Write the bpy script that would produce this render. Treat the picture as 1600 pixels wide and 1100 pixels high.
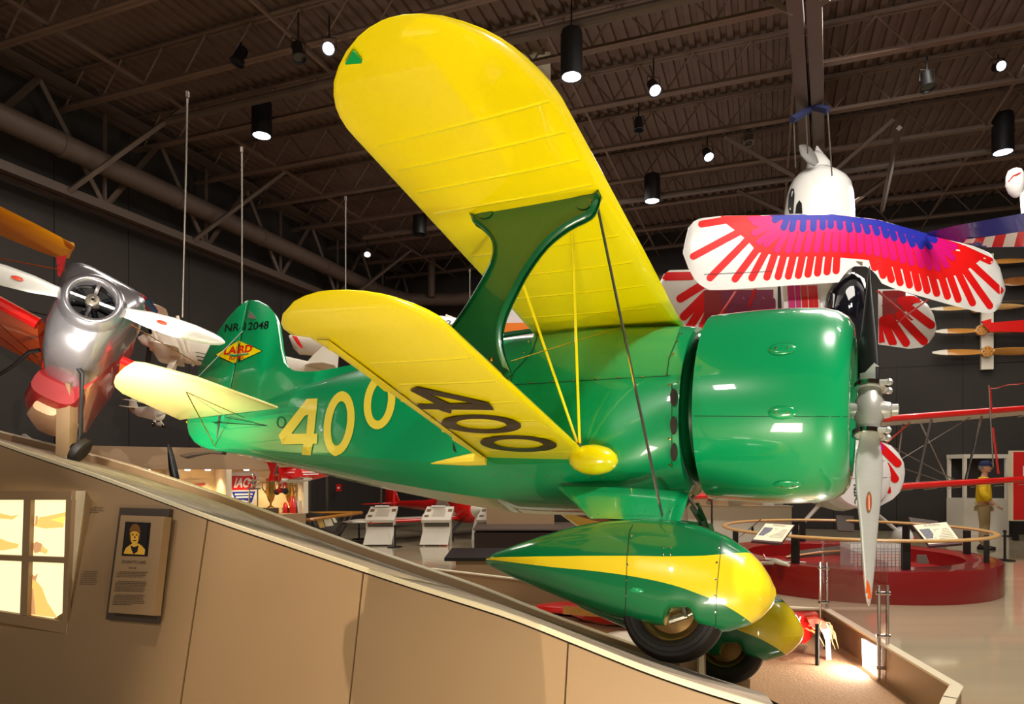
import bpy, bmesh, math, random
from mathutils import Vector, Matrix
from mathutils.bvhtree import BVHTree
random.seed(7)
PI = math.pi
S = bpy.context.scene
COL = S.collection
for o in list(bpy.data.objects): bpy.data.objects.remove(o)

# ------------------------------------------------------------------ camera, world, lights
EYE = Vector((0, 0, 1.6)); F = 1067.0; HY = 735.0
cam = bpy.data.cameras.new('camera'); co = bpy.data.objects.new('camera', cam); COL.objects.link(co)
co.location = EYE; co.rotation_euler = (PI/2, 0, 0)
cam.sensor_width = 36; cam.lens = 36*F/1600; cam.shift_y = (HY-550)/1600; cam.clip_start = .05; cam.clip_end = 200
S.camera = co
S.view_settings.view_transform = 'Standard'; S.view_settings.look = 'None'
S.view_settings.gamma = 1; S.view_settings.exposure = 0.0; S.view_settings.use_curve_mapping = False
w = bpy.data.worlds.new('hall'); S.world = w; w.use_nodes = True
w.node_tree.nodes['Background'].inputs[0].default_value = (1.0, .86, .72, 1)
w.node_tree.nodes['Background'].inputs[1].default_value = .13

def area(loc, target, size, power, color=(1, .9, .78), sy=None):
    l = bpy.data.lights.new('area_light', 'AREA'); l.energy = power; l.color = color; l.size = size
    if sy: l.shape = 'RECTANGLE'; l.size_y = sy
    o = bpy.data.objects.new('area_light', l); COL.objects.link(o); o.location = loc
    o.rotation_euler = (Vector(target)-Vector(loc)).to_track_quat('-Z', 'Y').to_euler(); return o
def spot(loc, target, power, angle=50, color=(1, .9, .78), r=.06, blend=.4):
    l = bpy.data.lights.new('spot_light', 'SPOT'); l.energy = power; l.color = color; l.spot_size = math.radians(angle)
    l.spot_blend = blend; l.shadow_soft_size = r
    o = bpy.data.objects.new('spot_light', l); COL.objects.link(o); o.location = loc
    o.rotation_euler = (Vector(target)-Vector(loc)).to_track_quat('-Z', 'Y').to_euler(); return o
WL = (1, .93, .84)
area((-4.5, -2.0, 5.0), (-1.8, 5.2, 1.8), .8, 130, WL)  # unseen fill lamp, added to brighten the racer's fuselage side
area((4.2, 2.2, 7.8), (2.4, 4.2, 1.8), .8, 520, WL)
area((5.5, 8.5, 7.6), (5, 10, 0), 3.0, 300, WL)
area((0.0, 14, 7.6), (0, 15, 0), 4.0, 280, WL)
area((9.5, 14, 7.6), (9.5, 15, 0), 4.0, 230, WL)
area((-4.5, 9.5, 7.4), (-4.5, 10, 0), 2.0, 130, WL)
area((.2, 1.1, .12), (1.0, 3.6, 3.2), 1.0, 105, (1, .92, .72))
spot((-3.6, 4.9, 1.9), (-3.4, 5.9, 2.35), 330, 95, (1, .95, .86), .05, .9)
spot((2.7, 1.7, .3), (.95, 3.9, 2.5), 190, 44, (1, .95, .75), .05, .8)
spot((-5.5, .6, 4.6), (-1.6, 5.3, 1.95), 420, 30, (1, .95, .85), .05, .8)  # second added lamp without a fixture, lifts the shaded fuselage number
spot((-1.75, 2.2, 7.6), (-.35, 2.9, .4), 2300, 40, (1, .86, .66), .03, .5)
spot((1.6, -.8, 5.0), (-6.0, 9.2, 2.9), 1500, 30, (1, .9, .78), .03, .6)
spot((2.4, 5.6, .4), (1.4, 3.6, 2.3), 14, 120, (1, .9, .75), .05, .9)
area((6.0, 4.5, 7.2), (5.2, 11.3, 4.6), .7, 110, (1, .96, .96))
area((3.5, 15, 1.5), (4, 14, 8.6), 5.0, 110, (1, .9, .86))
# ------------------------------------------------------------------ materials
def lin(c):
    return tuple(((v/255)/12.92 if v/255 <= .04045 else ((v/255+.055)/1.055)**2.4) for v in c)+(1,)
MATS = {}
def mat(name, col, rough=.5, metal=0, coat=0, var=.06, scale=6, bump=0, spec=.5, emit=None, es=1, alpha=None, trans=0, aniso=None, rotz=0):
    if name in MATS: return MATS[name]
    m = bpy.data.materials.new(name); m.use_nodes = True; nt = m.node_tree; b = nt.nodes['Principled BSDF']
    c = lin(col)
    b.inputs['Roughness'].default_value = rough; b.inputs['Metallic'].default_value = metal
    b.inputs['Coat Weight'].default_value = coat; b.inputs['Coat Roughness'].default_value = .04
    b.inputs['Specular IOR Level'].default_value = spec
    tc = nt.nodes.new('ShaderNodeTexCoord'); nz = nt.nodes.new('ShaderNodeTexNoise'); nz.inputs['Scale'].default_value = scale
    nz.inputs['Detail'].default_value = 4
    if aniso:
        mp = nt.nodes.new('ShaderNodeMapping'); mp.inputs['Scale'].default_value = tuple(1/v for v in aniso); mp.vector_type = 'TEXTURE'; mp.inputs['Rotation'].default_value[2] = rotz
        nt.links.new(tc.outputs['Object'], mp.inputs[0]); nt.links.new(mp.outputs[0], nz.inputs['Vector'])
    else: nt.links.new(tc.outputs['Object'], nz.inputs['Vector'])
    mx = nt.nodes.new('ShaderNodeMix'); mx.data_type = 'RGBA'
    mx.inputs[6].default_value = tuple(min(1, v*(1-var*2)) for v in c[:3])+(1,)
    mx.inputs[7].default_value = tuple(min(1, v*(1+var)) for v in c[:3])+(1,)
    nt.links.new(nz.outputs['Fac'], mx.inputs[0]); nt.links.new(mx.outputs[2], b.inputs['Base Color'])
    if bump:
        bp = nt.nodes.new('ShaderNodeBump'); bp.inputs['Strength'].default_value = bump; bp.inputs['Distance'].default_value = .01
        nt.links.new(nz.outputs['Fac'], bp.inputs['Height']); nt.links.new(bp.outputs[0], b.inputs['Normal'])
    if emit: b.inputs['Emission Color'].default_value = lin(emit); b.inputs['Emission Strength'].default_value = es
    if alpha is not None: b.inputs['Alpha'].default_value = alpha
    if trans: b.inputs['Transmission Weight'].default_value = trans
    MATS[name] = m; return m
GREEN = mat('green_lacquer', (0, 156, 92), .3, coat=1, var=.02, scale=1.5)
DGREEN = mat('deep_green_lacquer', (0, 88, 44), .35, coat=.8, var=.03)
YELLOW = mat('yellow_lacquer', (255, 232, 0), .28, coat=1, var=.02, scale=1.5)
PALEY = mat('pale_yellow_paint', (252, 226, 70), .35, coat=.5, var=.02)
NUMBLK = mat('worn_black_paint', (60, 44, 24), .4, var=.2, scale=30, coat=.3)
BLACK = mat('black_paint', (18, 17, 17), .45, var=.1)
RUBBER = mat('tire_rubber', (34, 28, 25), .6, var=.2, bump=.2, scale=20)
CHROME = mat('chrome', (215, 210, 205), .12, 1, var=.02)
SILVER = mat('polished_aluminium', (196, 192, 190), .2, 1, var=.06, scale=3)
SILVP = mat('silver_lacquer', (172, 168, 172), .25, .8, coat=.4, var=.04, scale=3)
BLADE = mat('brushed_blade_metal', (216, 214, 208), .35, .35, var=.05, aniso=(2, 2, 30))
STEEL = mat('dull_steel', (140, 132, 120), .4, .8, var=.2, scale=20)
BRASS = mat('brass', (212, 168, 70), .25, 1, var=.08)
WHITE = mat('white_enamel', (238, 236, 230), .28, coat=.6, var=.02)
OFFW = mat('off_white_paint', (225, 216, 198), .5, var=.04)
RED = mat('red_enamel', (222, 22, 16), .28, coat=.8, var=.03)
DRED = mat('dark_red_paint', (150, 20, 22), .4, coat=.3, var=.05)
ORANGE = mat('orange_dope', (240, 92, 20), .35, coat=.5, var=.06)
AMBER = mat('amber_yellow_dope', (246, 176, 10), .35, coat=.5, var=.05)
MAGENTA = mat('magenta_paint', (205, 10, 110), .35, coat=.3, var=.03)
FRED = mat('feather_red', (228, 20, 18), .45, var=.02, spec=.25)
FMAG = mat('feather_magenta', (205, 8, 110), .45, var=.02, spec=.25)
FBLU = mat('feather_blue', (34, 40, 150), .45, var=.02, spec=.25)
BLUE = mat('royal_blue_paint', (30, 44, 150), .3, coat=.4, var=.04)
NAVY = mat('navy_cloth', (26, 34, 74), .8)
TAN = mat('tan_laminate', (157, 127, 93), .5, var=.03, scale=3)
TANL = mat('light_tan_trim', (226, 212, 180), .5, var=.04)
CARPET = mat('ribbed_grey_carpet', (176, 160, 144), .95, var=.45, aniso=(.15, 14, 14), scale=1.6, bump=.3, rotz=-.38)
BROWNC = mat('brown_display_carpet', (176, 136, 98), .95, var=.25, scale=60, bump=.6)
DBRD = mat('dark_bronze_board', (74, 62, 52), .5, var=.05)
STEELB = mat('brown_painted_steel', (84, 68, 57), .6, var=.1)
WOOD = mat('varnished_wood', (205, 140, 62), .3, coat=.6, var=.2, aniso=(1, 12, 12), scale=4)
LWOOD = mat('bent_oak', (214, 168, 102), .35, coat=.4, var=.12, scale=8)
PAPER = mat('cream_print', (240, 230, 196), .5, var=.02)
INK = mat('printed_ink', (62, 50, 44), .6, var=.05)
REDBASE = mat('red_gloss_plinth', (138, 15, 13), .35, coat=.5, var=.05)
SKIN = mat('skin', (196, 140, 108), .6)
KHAKI = mat('khaki_cloth', (184, 160, 118), .9, var=.08)
JACKET = mat('yellow_jacket_cloth', (240, 196, 20), .8, var=.06)
DGLASS = mat('dark_canopy_glass', (14, 16, 22), .05, coat=1, var=.02)
WARMLIT = mat('warm_lit_backing', (250, 226, 172), .7, var=.03)
def glass(name, tint, k=.10):
    m = bpy.data.materials.new(name); m.use_nodes = True; nt = m.node_tree; nt.nodes.clear()
    o = nt.nodes.new('ShaderNodeOutputMaterial'); t = nt.nodes.new('ShaderNodeBsdfTransparent'); g = nt.nodes.new('ShaderNodeBsdfGlossy')
    t.inputs[0].default_value = tint; g.inputs['Roughness'].default_value = .02
    mx = nt.nodes.new('ShaderNodeMixShader'); mx.inputs[0].default_value = k
    nt.links.new(t.outputs[0], mx.inputs[1]); nt.links.new(g.outputs[0], mx.inputs[2])
    nt.links.new(mx.outputs[0], o.inputs[0]); return m
ACRYL = glass('clear_acrylic', (.93, .88, .91, 1), .12); CLEAR = glass('case_glass', (.97, .97, .97, 1), .05)
LAMP = mat('lamp_glow', (255, 250, 240), emit=(235, 235, 255), es=9)
BOXLIT = mat('backlit_film', (255, 240, 190), .4, emit=(255, 240, 190), es=1.0)

# ------------------------------------------------------------------ mesh helpers
def ray(x, y): return Vector(((x-800)/F, 1, (HY-y)/F))
def P(x, y, d): return EYE+ray(x, y)*d
def V(*a): return Vector(a)
class MB:
    def __init__(s): s.v = []; s.f = []; s.mi = []; s.m = 0
    def add(s, vs, fs):
        n = len(s.v); s.v += [Vector(v) for v in vs]; s.f += [tuple(i+n for i in f) for f in fs]; s.mi += [s.m]*len(fs); return s
    def box(s, lo, hi, M=None):
        x0, y0, z0 = lo; x1, y1, z1 = hi
        vs = [Vector(p) for p in ((x0,y0,z0),(x1,y0,z0),(x1,y1,z0),(x0,y1,z0),(x0,y0,z1),(x1,y0,z1),(x1,y1,z1),(x0,y1,z1))]
        if M: vs = [M @ v for v in vs]
        return s.add(vs, [(0,3,2,1),(4,5,6,7),(0,1,5,4),(1,2,6,5),(2,3,7,6),(3,0,4,7)])
    def rings(s, rs, closed=True, cap=True):
        n = len(rs[0]); vs = [p for r in rs for p in r]; fs = []
        for i in range(len(rs)-1):
            for j in range(n if closed else n-1):
                k = (j+1) % n; fs.append((i*n+j, i*n+k, (i+1)*n+k, (i+1)*n+j))
        if cap and closed: fs.append(tuple(range(n-1, -1, -1))); fs.append(tuple((len(rs)-1)*n+j for j in range(n)))
        return s.add(vs, fs)
    def tube(s, pts, r, seg=8, cap=True, flat=None):
        pts = [Vector(p) for p in pts]; rs = r if isinstance(r, (list, tuple)) else [r]*len(pts); out = []
        for i, p in enumerate(pts):
            d = (pts[min(i+1, len(pts)-1)]-pts[max(i-1, 0)]).normalized()
            a = d.cross(Vector((0, 0, 1))) if abs(d.z) < .95 else d.cross(Vector((1, 0, 0)))
            a.normalize(); b = d.cross(a)
            out.append([p+(a*math.cos(2*PI*k/seg)+b*math.sin(2*PI*k/seg)*(flat or 1))*rs[i] for k in range(seg)])
        return s.rings(out, cap=cap)
    def lathe(s, c, ax, prof, seg=24, cap=False):
        c = Vector(c); ax = Vector(ax).normalized(); a = ax.orthogonal().normalized(); b = ax.cross(a)
        return s.rings([[c+ax*h+(a*math.cos(2*PI*k/seg)+b*math.sin(2*PI*k/seg))*r for k in range(seg)] for h, r in prof], cap=cap)
    def prism(s, pts, off):
        off = Vector(off); pts = [Vector(p) for p in pts]; return s.rings([pts, [p+off for p in pts]])
    def ball(s, c, r, seg=12, sc=(1, 1, 1)):
        c = Vector(c); R = []
        for i in range(1, seg//2):
            t = PI*i/(seg//2); R.append([c+Vector((math.sin(t)*math.cos(2*PI*k/seg)*r*sc[0], math.sin(t)*math.sin(2*PI*k/seg)*r*sc[1], math.cos(t)*r*sc[2])) for k in range(seg)])
        n0 = len(s.v); s.rings(R, cap=False); n = seg; L = len(R)-1
        s.add([c+Vector((0,0,r*sc[2])), c-Vector((0,0,r*sc[2]))], []); t0 = len(s.v)-2
        for k in range(n):
            s.f.append((t0, n0+k, n0+(k+1) % n)); s.f.append((t0+1, n0+L*n+(k+1) % n, n0+L*n+k)); s.mi += [s.m]*2
        return s
    def build(s, name, mats, parent=None, smooth=True, angle=35):
        me = bpy.data.meshes.new(name); me.from_pydata([tuple(v) for v in s.v], [], s.f)
        if not isinstance(mats, (list, tuple)): mats = [mats]
        for m in mats: me.materials.append(m)
        me.polygons.foreach_set('material_index', s.mi)
        bm = bmesh.new(); bm.from_mesh(me); bmesh.ops.recalc_face_normals(bm, faces=bm.faces); bm.to_mesh(me); bm.free()
        if smooth:
            me.polygons.foreach_set('use_smooth', [True]*len(me.polygons)); me.set_sharp_from_angle(angle=math.radians(angle))
        me.update(); return link(name, me, parent)
def link(name, me, parent=None):
    o = bpy.data.objects.new(name, me); COL.objects.link(o)
    if parent: o.parent = parent
    return o
def tag(o, label=None, cat=None, group=None, kind=None):
    if label: o['label'] = label
    if cat: o['category'] = cat
    if group: o['group'] = group
    if kind: o['kind'] = kind
    return o
def thing(name, label, cat, M=(0, 0, 0), group=None):
    o = bpy.data.objects.new(name, None); o.empty_display_size = .1; COL.objects.link(o)
    o.matrix_world = M if isinstance(M, Matrix) else Matrix.Translation(Vector(M))
    return tag(o, label, cat, group)
def frame(o, x, y, z):
    M = Matrix.Identity(4)
    for i, a in enumerate((x, y, z)):
        for j in range(3): M[j][i] = a[j]
    for j in range(3): M[j][3] = o[j]
    return M
def bvh(o): me = o.data; return BVHTree.FromPolygons([v.co for v in me.vertices], [tuple(p.vertices) for p in me.polygons])
# ---- flat print laid on a surface
def text2d(s, bold=0, spacing=1, res=3):
    c = bpy.data.curves.new('t', 'FONT'); c.body = s; c.resolution_u = res; c.offset = bold; c.space_character = spacing
    o = bpy.data.objects.new('t', c); COL.objects.link(o); bpy.context.view_layer.update()
    me = bpy.data.meshes.new_from_object(o.evaluated_get(bpy.context.evaluated_depsgraph_get()))
    vs = [v.co.copy() for v in me.vertices]; fs = [tuple(p.vertices) for p in me.polygons]
    bpy.data.objects.remove(o); bpy.data.curves.remove(c); bpy.data.meshes.remove(me)
    x0 = min(v.x for v in vs); x1 = max(v.x for v in vs); y0 = min(v.y for v in vs); y1 = max(v.y for v in vs)
    return [((v.x-x0)/(x1-x0), (v.y-y0)/(y1-y0)) for v in vs], fs
def text_px(s, a, b, up, **k):     # a, b: pixel ends of the baseline, up: pixel vector of the letter height
    vs, fs = text2d(s, **k)
    return [(a[0]+(b[0]-a[0])*u+up[0]*v, a[1]+(b[1]-a[1])*u+up[1]*v) for u, v in vs], fs
def poly(pts): return list(pts), [tuple(range(len(pts)))]
def ellipse(cx, cy, rx, ry, rot=0, n=28):
    return [(cx+rx*math.cos(t)*math.cos(rot)-ry*math.sin(t)*math.sin(rot), cy+rx*math.cos(t)*math.sin(rot)+ry*math.sin(t)*math.cos(rot)) for t in (2*PI*i/n for i in range(n))]
def ring2(cx, cy, rx, ry, rx2, ry2, rot=0, n=32):
    a = ellipse(cx, cy, rx, ry, rot, n); b = ellipse(cx, cy, rx2, ry2, rot, n)
    return a+b, [(i, (i+1) % n, n+(i+1) % n, n+i) for i in range(n)]
def capsule(x0, y0, x1, y1, r, n=6):
    a = math.atan2(y1-y0, x1-x0); pts = []
    for i in range(n+1): t = a-PI/2+PI*i/n; pts.append((x1+r*math.cos(t), y1+r*math.sin(t)))
    for i in range(n+1): t = a+PI/2+PI*i/n; pts.append((x0+r*math.cos(t), y0+r*math.sin(t)))
    return pts
def combine(*ms):
    V_, F_ = [], []
    for vs, fs in ms: n = len(V_); V_ += vs; F_ += [tuple(i+n for i in f) for f in fs]
    return V_, F_
def decal(name, shape, cast, m, parent, step=12, off=.002, thick=0, label=None):
    vs, fs = shape; bm = bmesh.new(); bv = [bm.verts.new((x, y, 0)) for x, y in vs]
    for f in fs:
        try: bm.faces.new([bv[i] for i in f])
        except ValueError: pass
    bmesh.ops.triangulate(bm, faces=bm.faces)
    xs = [v[0] for v in vs]; ys = [v[1] for v in vs]
    for ax, (lo, hi) in ((0, (min(xs), max(xs))), (1, (min(ys), max(ys)))):
        k = lo+step
        while k < hi:
            bmesh.ops.bisect_plane(bm, geom=bm.verts[:]+bm.edges[:]+bm.faces[:], plane_co=(k, 0, 0) if ax == 0 else (0, k, 0), plane_no=(1, 0, 0) if ax == 0 else (0, 1, 0)); k += step
    dead = []; nrm = []
    for v in bm.verts:
        h = cast(v.co.x, v.co.y)
        if h is None: dead.append(v); continue
        v.co = h[0]+h[1]*off; nrm.append(h[1])
    bmesh.ops.delete(bm, geom=dead, context='VERTS')
    bm.normal_update()
    if nrm:
        a = sum(nrm, Vector())
        for f in bm.faces:
            if f.normal.dot(a) < 0: f.normal_flip()
    if thick:
        r = bmesh.ops.solidify(bm, geom=bm.faces[:], thickness=-thick)
    me = bpy.data.meshes.new(name); bm.to_mesh(me); bm.free(); me.materials.append(m)
    for p_ in me.polygons: p_.use_smooth = not thick
    o = link(name, me, parent)
    if label: o['label'] = label
    return o
def cast_px(target, M=None):       # camera ray onto a built mesh: where on the thing the print sits
    t = bvh(target); M = M or (target.parent.matrix_world if target.parent else target.matrix_world); I = M.inverted(); o = I @ EYE; R = I.to_3x3()
    def c(x, y):
        d = (R @ ray(x, y)).normalized(); h = t.ray_cast(o, d)
        if h[0] is None: return None
        nn = h[1]; nn = -nn if nn.dot(d) > 0 else nn
        return h[0], nn
    return c
def cast_plane(M, P0, N):          # same on a plane, given in the world
    I = M.inverted(); R = I.to_3x3(); n_ = (R @ Vector(N)).normalized()
    if (R @ (EYE-Vector(P0))).dot(n_) < 0: n_ = -n_
    def c(x, y):
        r = ray(x, y); t = (Vector(P0)-EYE).dot(N)/r.dot(N); return I @ (EYE+r*t), n_
    return c
def px_plane(x, y, P0, N): r = ray(x, y); return EYE+r*((Vector(P0)-EYE).dot(N)/r.dot(N))
def catmull(pts, n=8, closed=False):
    out = []; L = len(pts); pts = [Vector(p) for p in pts]
    rng = range(L if closed else L-1)
    for i in rng:
        g = lambda k: pts[k % L] if closed else pts[max(0, min(L-1, k))]
        a, b, c, d = g(i-1), g(i), g(i+1), g(i+2)
        for k in range(n):
            t = k/n; out.append(.5*((2*b)+(c-a)*t+(2*a-5*b+4*c-d)*t*t+(3*b-a-3*c+d)*t**3))
    if not closed: out.append(pts[-1])
    return out
def interp(x, tab):
    if x <= tab[0][0]: return tab[0][1]
    for (a, b), (c, d) in zip(tab, tab[1:]):
        if x <= c: return b+(d-b)*(x-a)/(c-a)
    return tab[-1][1]

# ------------------------------------------------------------------ the hall
A = V(.350, .937, 0); B = V(.937, -.350, 0); C0 = V(-3.9, 23.3, 0)
def AB(a, b, z): return C0-A*a+B*b+V(0, 0, z)
H = 8.6
FLOORM = mat('polished_concrete', (178, 162, 132), .08, var=.12, aniso=(.25, 2.2, 1), scale=1.2, spec=.6)
WALLM = mat('charcoal_wall_panel', (47, 41, 37), .8, var=.08, scale=3, bump=.15)
CEILM = mat('brown_steel_deck', (100, 78, 66), .6, var=.12, scale=2)
JM = mat('brown_joist_steel', (108, 86, 72), .55, var=.1)
fl = MB(); fl.add([AB(27, -.2, 0), AB(27, 32, 0), AB(-.3, 32, 0), AB(-.3, -.2, 0)], [(0, 1, 2, 3)]); tag(fl.build('floor', FLOORM), kind='structure')
def wallbase(name, o, d, inn, L, cut):
    b = MB(); b.add([o, o+d*L, o+d*L+V(0,0,H), o+V(0,0,H), o-inn*.25, o+d*L-inn*.25, o+d*L-inn*.25+V(0,0,H), o-inn*.25+V(0,0,H)], [(0,1,2,3),(4,5,6,7),(0,1,5,4),(1,2,6,5),(2,3,7,6),(3,0,4,7)])
    wl = tag(b.build(name, BLACK, smooth=False), kind='structure')
    pw = 1.5; pm = None
    for i in range(int(L/pw)):
        if pm is None:
            q = MB(); M = frame(V(0,0,0), d, inn, V(0,0,1))
            q.box((.008, -.01, .02), (pw-.008, .03, 4.3), M); q.box((.008, -.01, 4.32), (pw-.008, .024, H-.02), M)
            pn = q.build('wall_panel', WALLM, wl, smooth=False); pm = pn.data
        else: pn = link('wall_panel', pm, wl)
        pn.location = o+d*pw*i
    return wl
wl = wallbase('wall_left', AB(24, 0, 0), A, B, 24, 0)
wf = wallbase('wall_back', AB(0, 0, 0), B, -A, 27, 0)
# corrugated deck: ribs run along A
cd = MB(); pts = []
n = 150; pw = 30/n
for i in range(n):
    b0 = i*pw
    for db, z in ((0, 0), (pw*.45, 0), (pw*.52, .05), (pw*.93, .05)): pts.append((b0+db, H+z))
cd.rings([[AB(-.2, b, z) for b, z in pts], [AB(27, b, z) for b, z in pts]], closed=False)
ceil = tag(cd.build('ceiling', CEILM, smooth=False), kind='structure')
# bar joists
def joist_mesh():
    q = MB(); L = 29.5
    for z in (H-.06, H-.66):
        for s_ in (-1, 1):
            q.box((0, s_*.035-.03, z-.03), (L, s_*.035+.03, z-.012)); q.box((0, s_*.006-.006, z-.03), (L, s_*.006+.006, z+.05))
    k = 0; x = .3
    while x < L-.7:
        q.tube([V(x, 0, H-.64), V(x+.45, 0, H-.08)], .016, 5); q.tube([V(x+.45, 0, H-.08), V(x+.9, 0, H-.64)], .016, 5); x += .9
    return q
jm = joist_mesh(); j0 = None
for i in range(16):
    if j0 is None: j = jm.build('joist', JM, ceil, smooth=False); j0 = j.data
    else: j = link('joist', j0, ceil)
    j.matrix_local = frame(AB(.8+1.6*i, 0, 0), B, A, V(0, 0, 1))
# bridging rods along A
for i, (b, z) in enumerate([(2.2, H-.5), (5.4, H-.62), (8.8, H-.5), (12.2, H-.62), (15.6, H-.5), (19, H-.62), (22.4, H-.5)]):
    q = MB(); q.box((-.02, 0, -.02), (.02, 25, .02)); o = q.build('bridging_bar', JM, ceil, smooth=False); o.matrix_local = frame(AB(25, b, z-.14), B, A, V(0,0,1))
# twin beams, slightly askew to the joists
bd = V(.422, .906, 0); bs_ = V(.906, -.422, 0); bp0 = V(4.37, 10.1, 0)
for o_ in (-.115, .115):
    q = MB(); q.box((-.095, -9, 0), (.095, 9.5, .34))
    o = q.build('beam', STEELB, ceil, smooth=False); o.matrix_local = frame(bp0+bs_*o_+V(0, 0, H-1.0), bs_, bd, V(0, 0, 1))
for a_, b_ in (((1300, 270, 13.4), (1397, 185, 12.3)), ((1240, 275, 13.4), (1130, 213, 12.6)), ((1332, 318, 15.6), (1398, 270, 15.0)), ((1226, 332, 15.6), (1150, 297, 15.0)), ((1238, 20, 9.0), (1196, -2, 8.8)), ((1283, 6, 8.6), (1296, -4, 8.5)), ((1405, 200, 11.5), (1378, 330, 16))):
    MB().tube([P(*a_), P(*b_)], .05, 4).build('diagonal_brace', STEELB, ceil, smooth=False)
# girder on left wall
q = MB(); M = frame(AB(24, .5, 0), A, B, V(0, 0, 1))
for z, r in ((H-.5, .10), (H-2.3, .09)):
    q.box((0, -r-.09, z-.02), (24, -r+.05, z)); q.box((0, r-.05, z-.02), (24, r+.09, z)); q.box((0, -r-.02, z), (24, -r+.0, z+.16)); q.box((0, r, z), (24, r+.02, z+.16))
for i in range(10):
    x = .6+2.4*i
    q.tube([M @ V(x, 0, H-2.2), M @ V(x+1.2, 0, H-.5)], .055, 5); q.tube([M @ V(x+1.2, 0, H-.5), M @ V(x+2.4, 0, H-2.2)], .055, 5); q.tube([M @ V(x, 0, H-2.2), M @ V(x, 0, H-.5)], .035, 5)
gv = MB(); gv.v = [v if i >= 8*8 else M @ v for i, v in enumerate(q.v)]; gv.f = q.f; gv.mi = q.mi
gv.build('girder', STEELB, wl, smooth=False)
for a in (17.5, 12.2, 9.5, 4):   # knee braces from girder to joists
    MB().tube([AB(a, .5, H-2.3), AB(a-1.0, 2.2, H-.6)], .05, 4).build('knee_brace', STEELB, wl, smooth=False)
q = MB(); q.tube([AB(24, .75, 7.05), AB(2.4, .75, 7.05), AB(1.4, 1.2, 7.0), AB(.9, 2.6, 7.0), AB(.9, 13, 7.0)], .2, 14); q.tube([AB(1.4, 2, 7.0), AB(1.4, 2, 8.2)], .12, 10)
for k in range(9):
    q.tube([AB(22-2.4*k-.05, .75, 7.05), AB(22-2.4*k+.05, .75, 7.05)], .215, 14)
tag(q.build('ceiling_duct', STEELB), 'long brown round duct running below the ceiling along the left wall', 'duct')
for a, z, r, b0 in ((15.6, H-.9, .075, 3), (11.4, H-.9, .07, 2), (5.2, H-.95, .07, 2), (18.6, H-.9, .06, 3)):
    lab = {15.6: 'round pipe crossing under the joists right of the upper wing, thickest in view', 11.4: 'round pipe under the joists left of the yellow upper wing tip', 5.2: 'farthest round pipe crossing below the ceiling by the back wall', 18.6: 'nearest round pipe crossing high at the top of the hall'}[a]
    tag(MB().tube([AB(a, b0, z), AB(a, 29, z)], r, 10).build('sprinkler_pipe', STEELB), lab, 'pipe', 'sprinkler pipes')

# ------------------------------------------------------------------ lamps
def downlight(x, y, d, h, r, label, lit=True, power=140):
    p = P(x, y, d)
    t = thing('can_light', label, 'ceiling light', p, 'ceiling can lights')
    MB().lathe((0, 0, 0), (0, 0, 1), [(-.005, r*.86), (-.01, r), (h*.9, r), (h, r*.9), (h+.02, r*.3), (h+.05, .001)], 24).build('can_body', BLACK, t)
    MB().lathe((0, 0, 0), (0, 0, 1), [(.03, .001), (.02, r*.6), (0, r*.86)], 24).build('lamp_lens', LAMP if lit else DGLASS, t)
    MB().tube([(0, 0, h), (0, 0, H-.6-p.z)], .012, 6).build('stem', BLACK, t)
    if lit: spot(p+V(0, 0, -.03), p+V(0, 0, -3), power, 85, (1, .92, .86), .12, .6)
downlight(893, 120, 9.3, .62, .15, 'lit black can light just right of the yellow upper wing tip')
downlight(409, 212, 12.2, .62, .175, 'lit black can light high above the tail fin')
downlight(1019, 314, 14.6, .55, .17, 'lit black can light small above the right edge of the yellow wing root')
downlight(1567, 238, 12.5, .7, .175, 'lit black can light at the far right edge above the blue wing')
downlight(656, 366, 17.0, .5, .17, 'unlit black can light behind the yellow upper wing', False)
def spotlight(x, y, d, dirv, label, lit=True, sc=1, col=None):
    p = P(x, y, d); dv = Vector(dirv).normalized()
    t = thing('spotlight', label, 'spotlight', p, 'small ceiling spotlights')
    MB().lathe((0,0,0), dv, [(-.22*sc, .03*sc), (-.2*sc, .06*sc), (-.02*sc, .075*sc), (0, .09*sc), (.0, .075*sc), (-.02*sc, .07*sc)], 16).build('housing', BLACK if col is None else col, t)
    MB().lathe((0,0,0), dv, [(-.015*sc, .001), (-.015*sc, .07*sc)], 16).build('lamp_lens', LAMP if lit else DGLASS, t)
    s_ = dv.cross(V(0, 0, 1)).normalized()*.085*sc; c = -dv*.1*sc
    MB().tube([c-s_, c-s_+V(0,0,.13*sc), c+s_+V(0,0,.13*sc), c+s_], .008, 5).build('yoke', BLACK, t)
    MB().tube([c+V(0,0,.13*sc), c+V(0, 0, max(.2, H-.62-p.z-c.z))], .012, 6).build('mount_stem', BLACK, t)
spotlight(513, 76, 9.5, (.1, -.8, -.6), 'bright white round spotlight left of the yellow upper wing tip', sc=1.1)
spotlight(370, 98, 10.5, (-.3, -.2, -.9), 'dark spotlight pointing down left of the bright one', False, 1.3)
spotlight(468, 92, 9.5, (.2, -.2, -.9), 'dark four-leaf spotlight beside the bright one', False, 1.2)
spotlight(1024, 142, 10.5, (.1, -.5, -.7), 'lit spotlight hanging right of the large can light', sc=1.2)
spotlight(1108, 246, 13, (.1, -.5, -.7), 'lit spotlight left of the hanging bracket', sc=1.2)
spotlight(1565, 103, 11, (-.1, -.9, -.4), 'bright star-like spotlight at the top right', sc=1)
spotlight(1170, 224, 13.5, (0, -.3, -1), 'small grey spotlight left of the twin beams', False, 1.1, STEEL)
spotlight(998, 204, 12, (0, -.1, -1), 'small black cylinder spotlight under a joist over the wing root', False, 1.1)
spotlight(574, 398, 18, (.1, -.6, -.8), 'tiny pale spotlight over the far pipe behind the wing', True, 1.1, STEEL)
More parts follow.
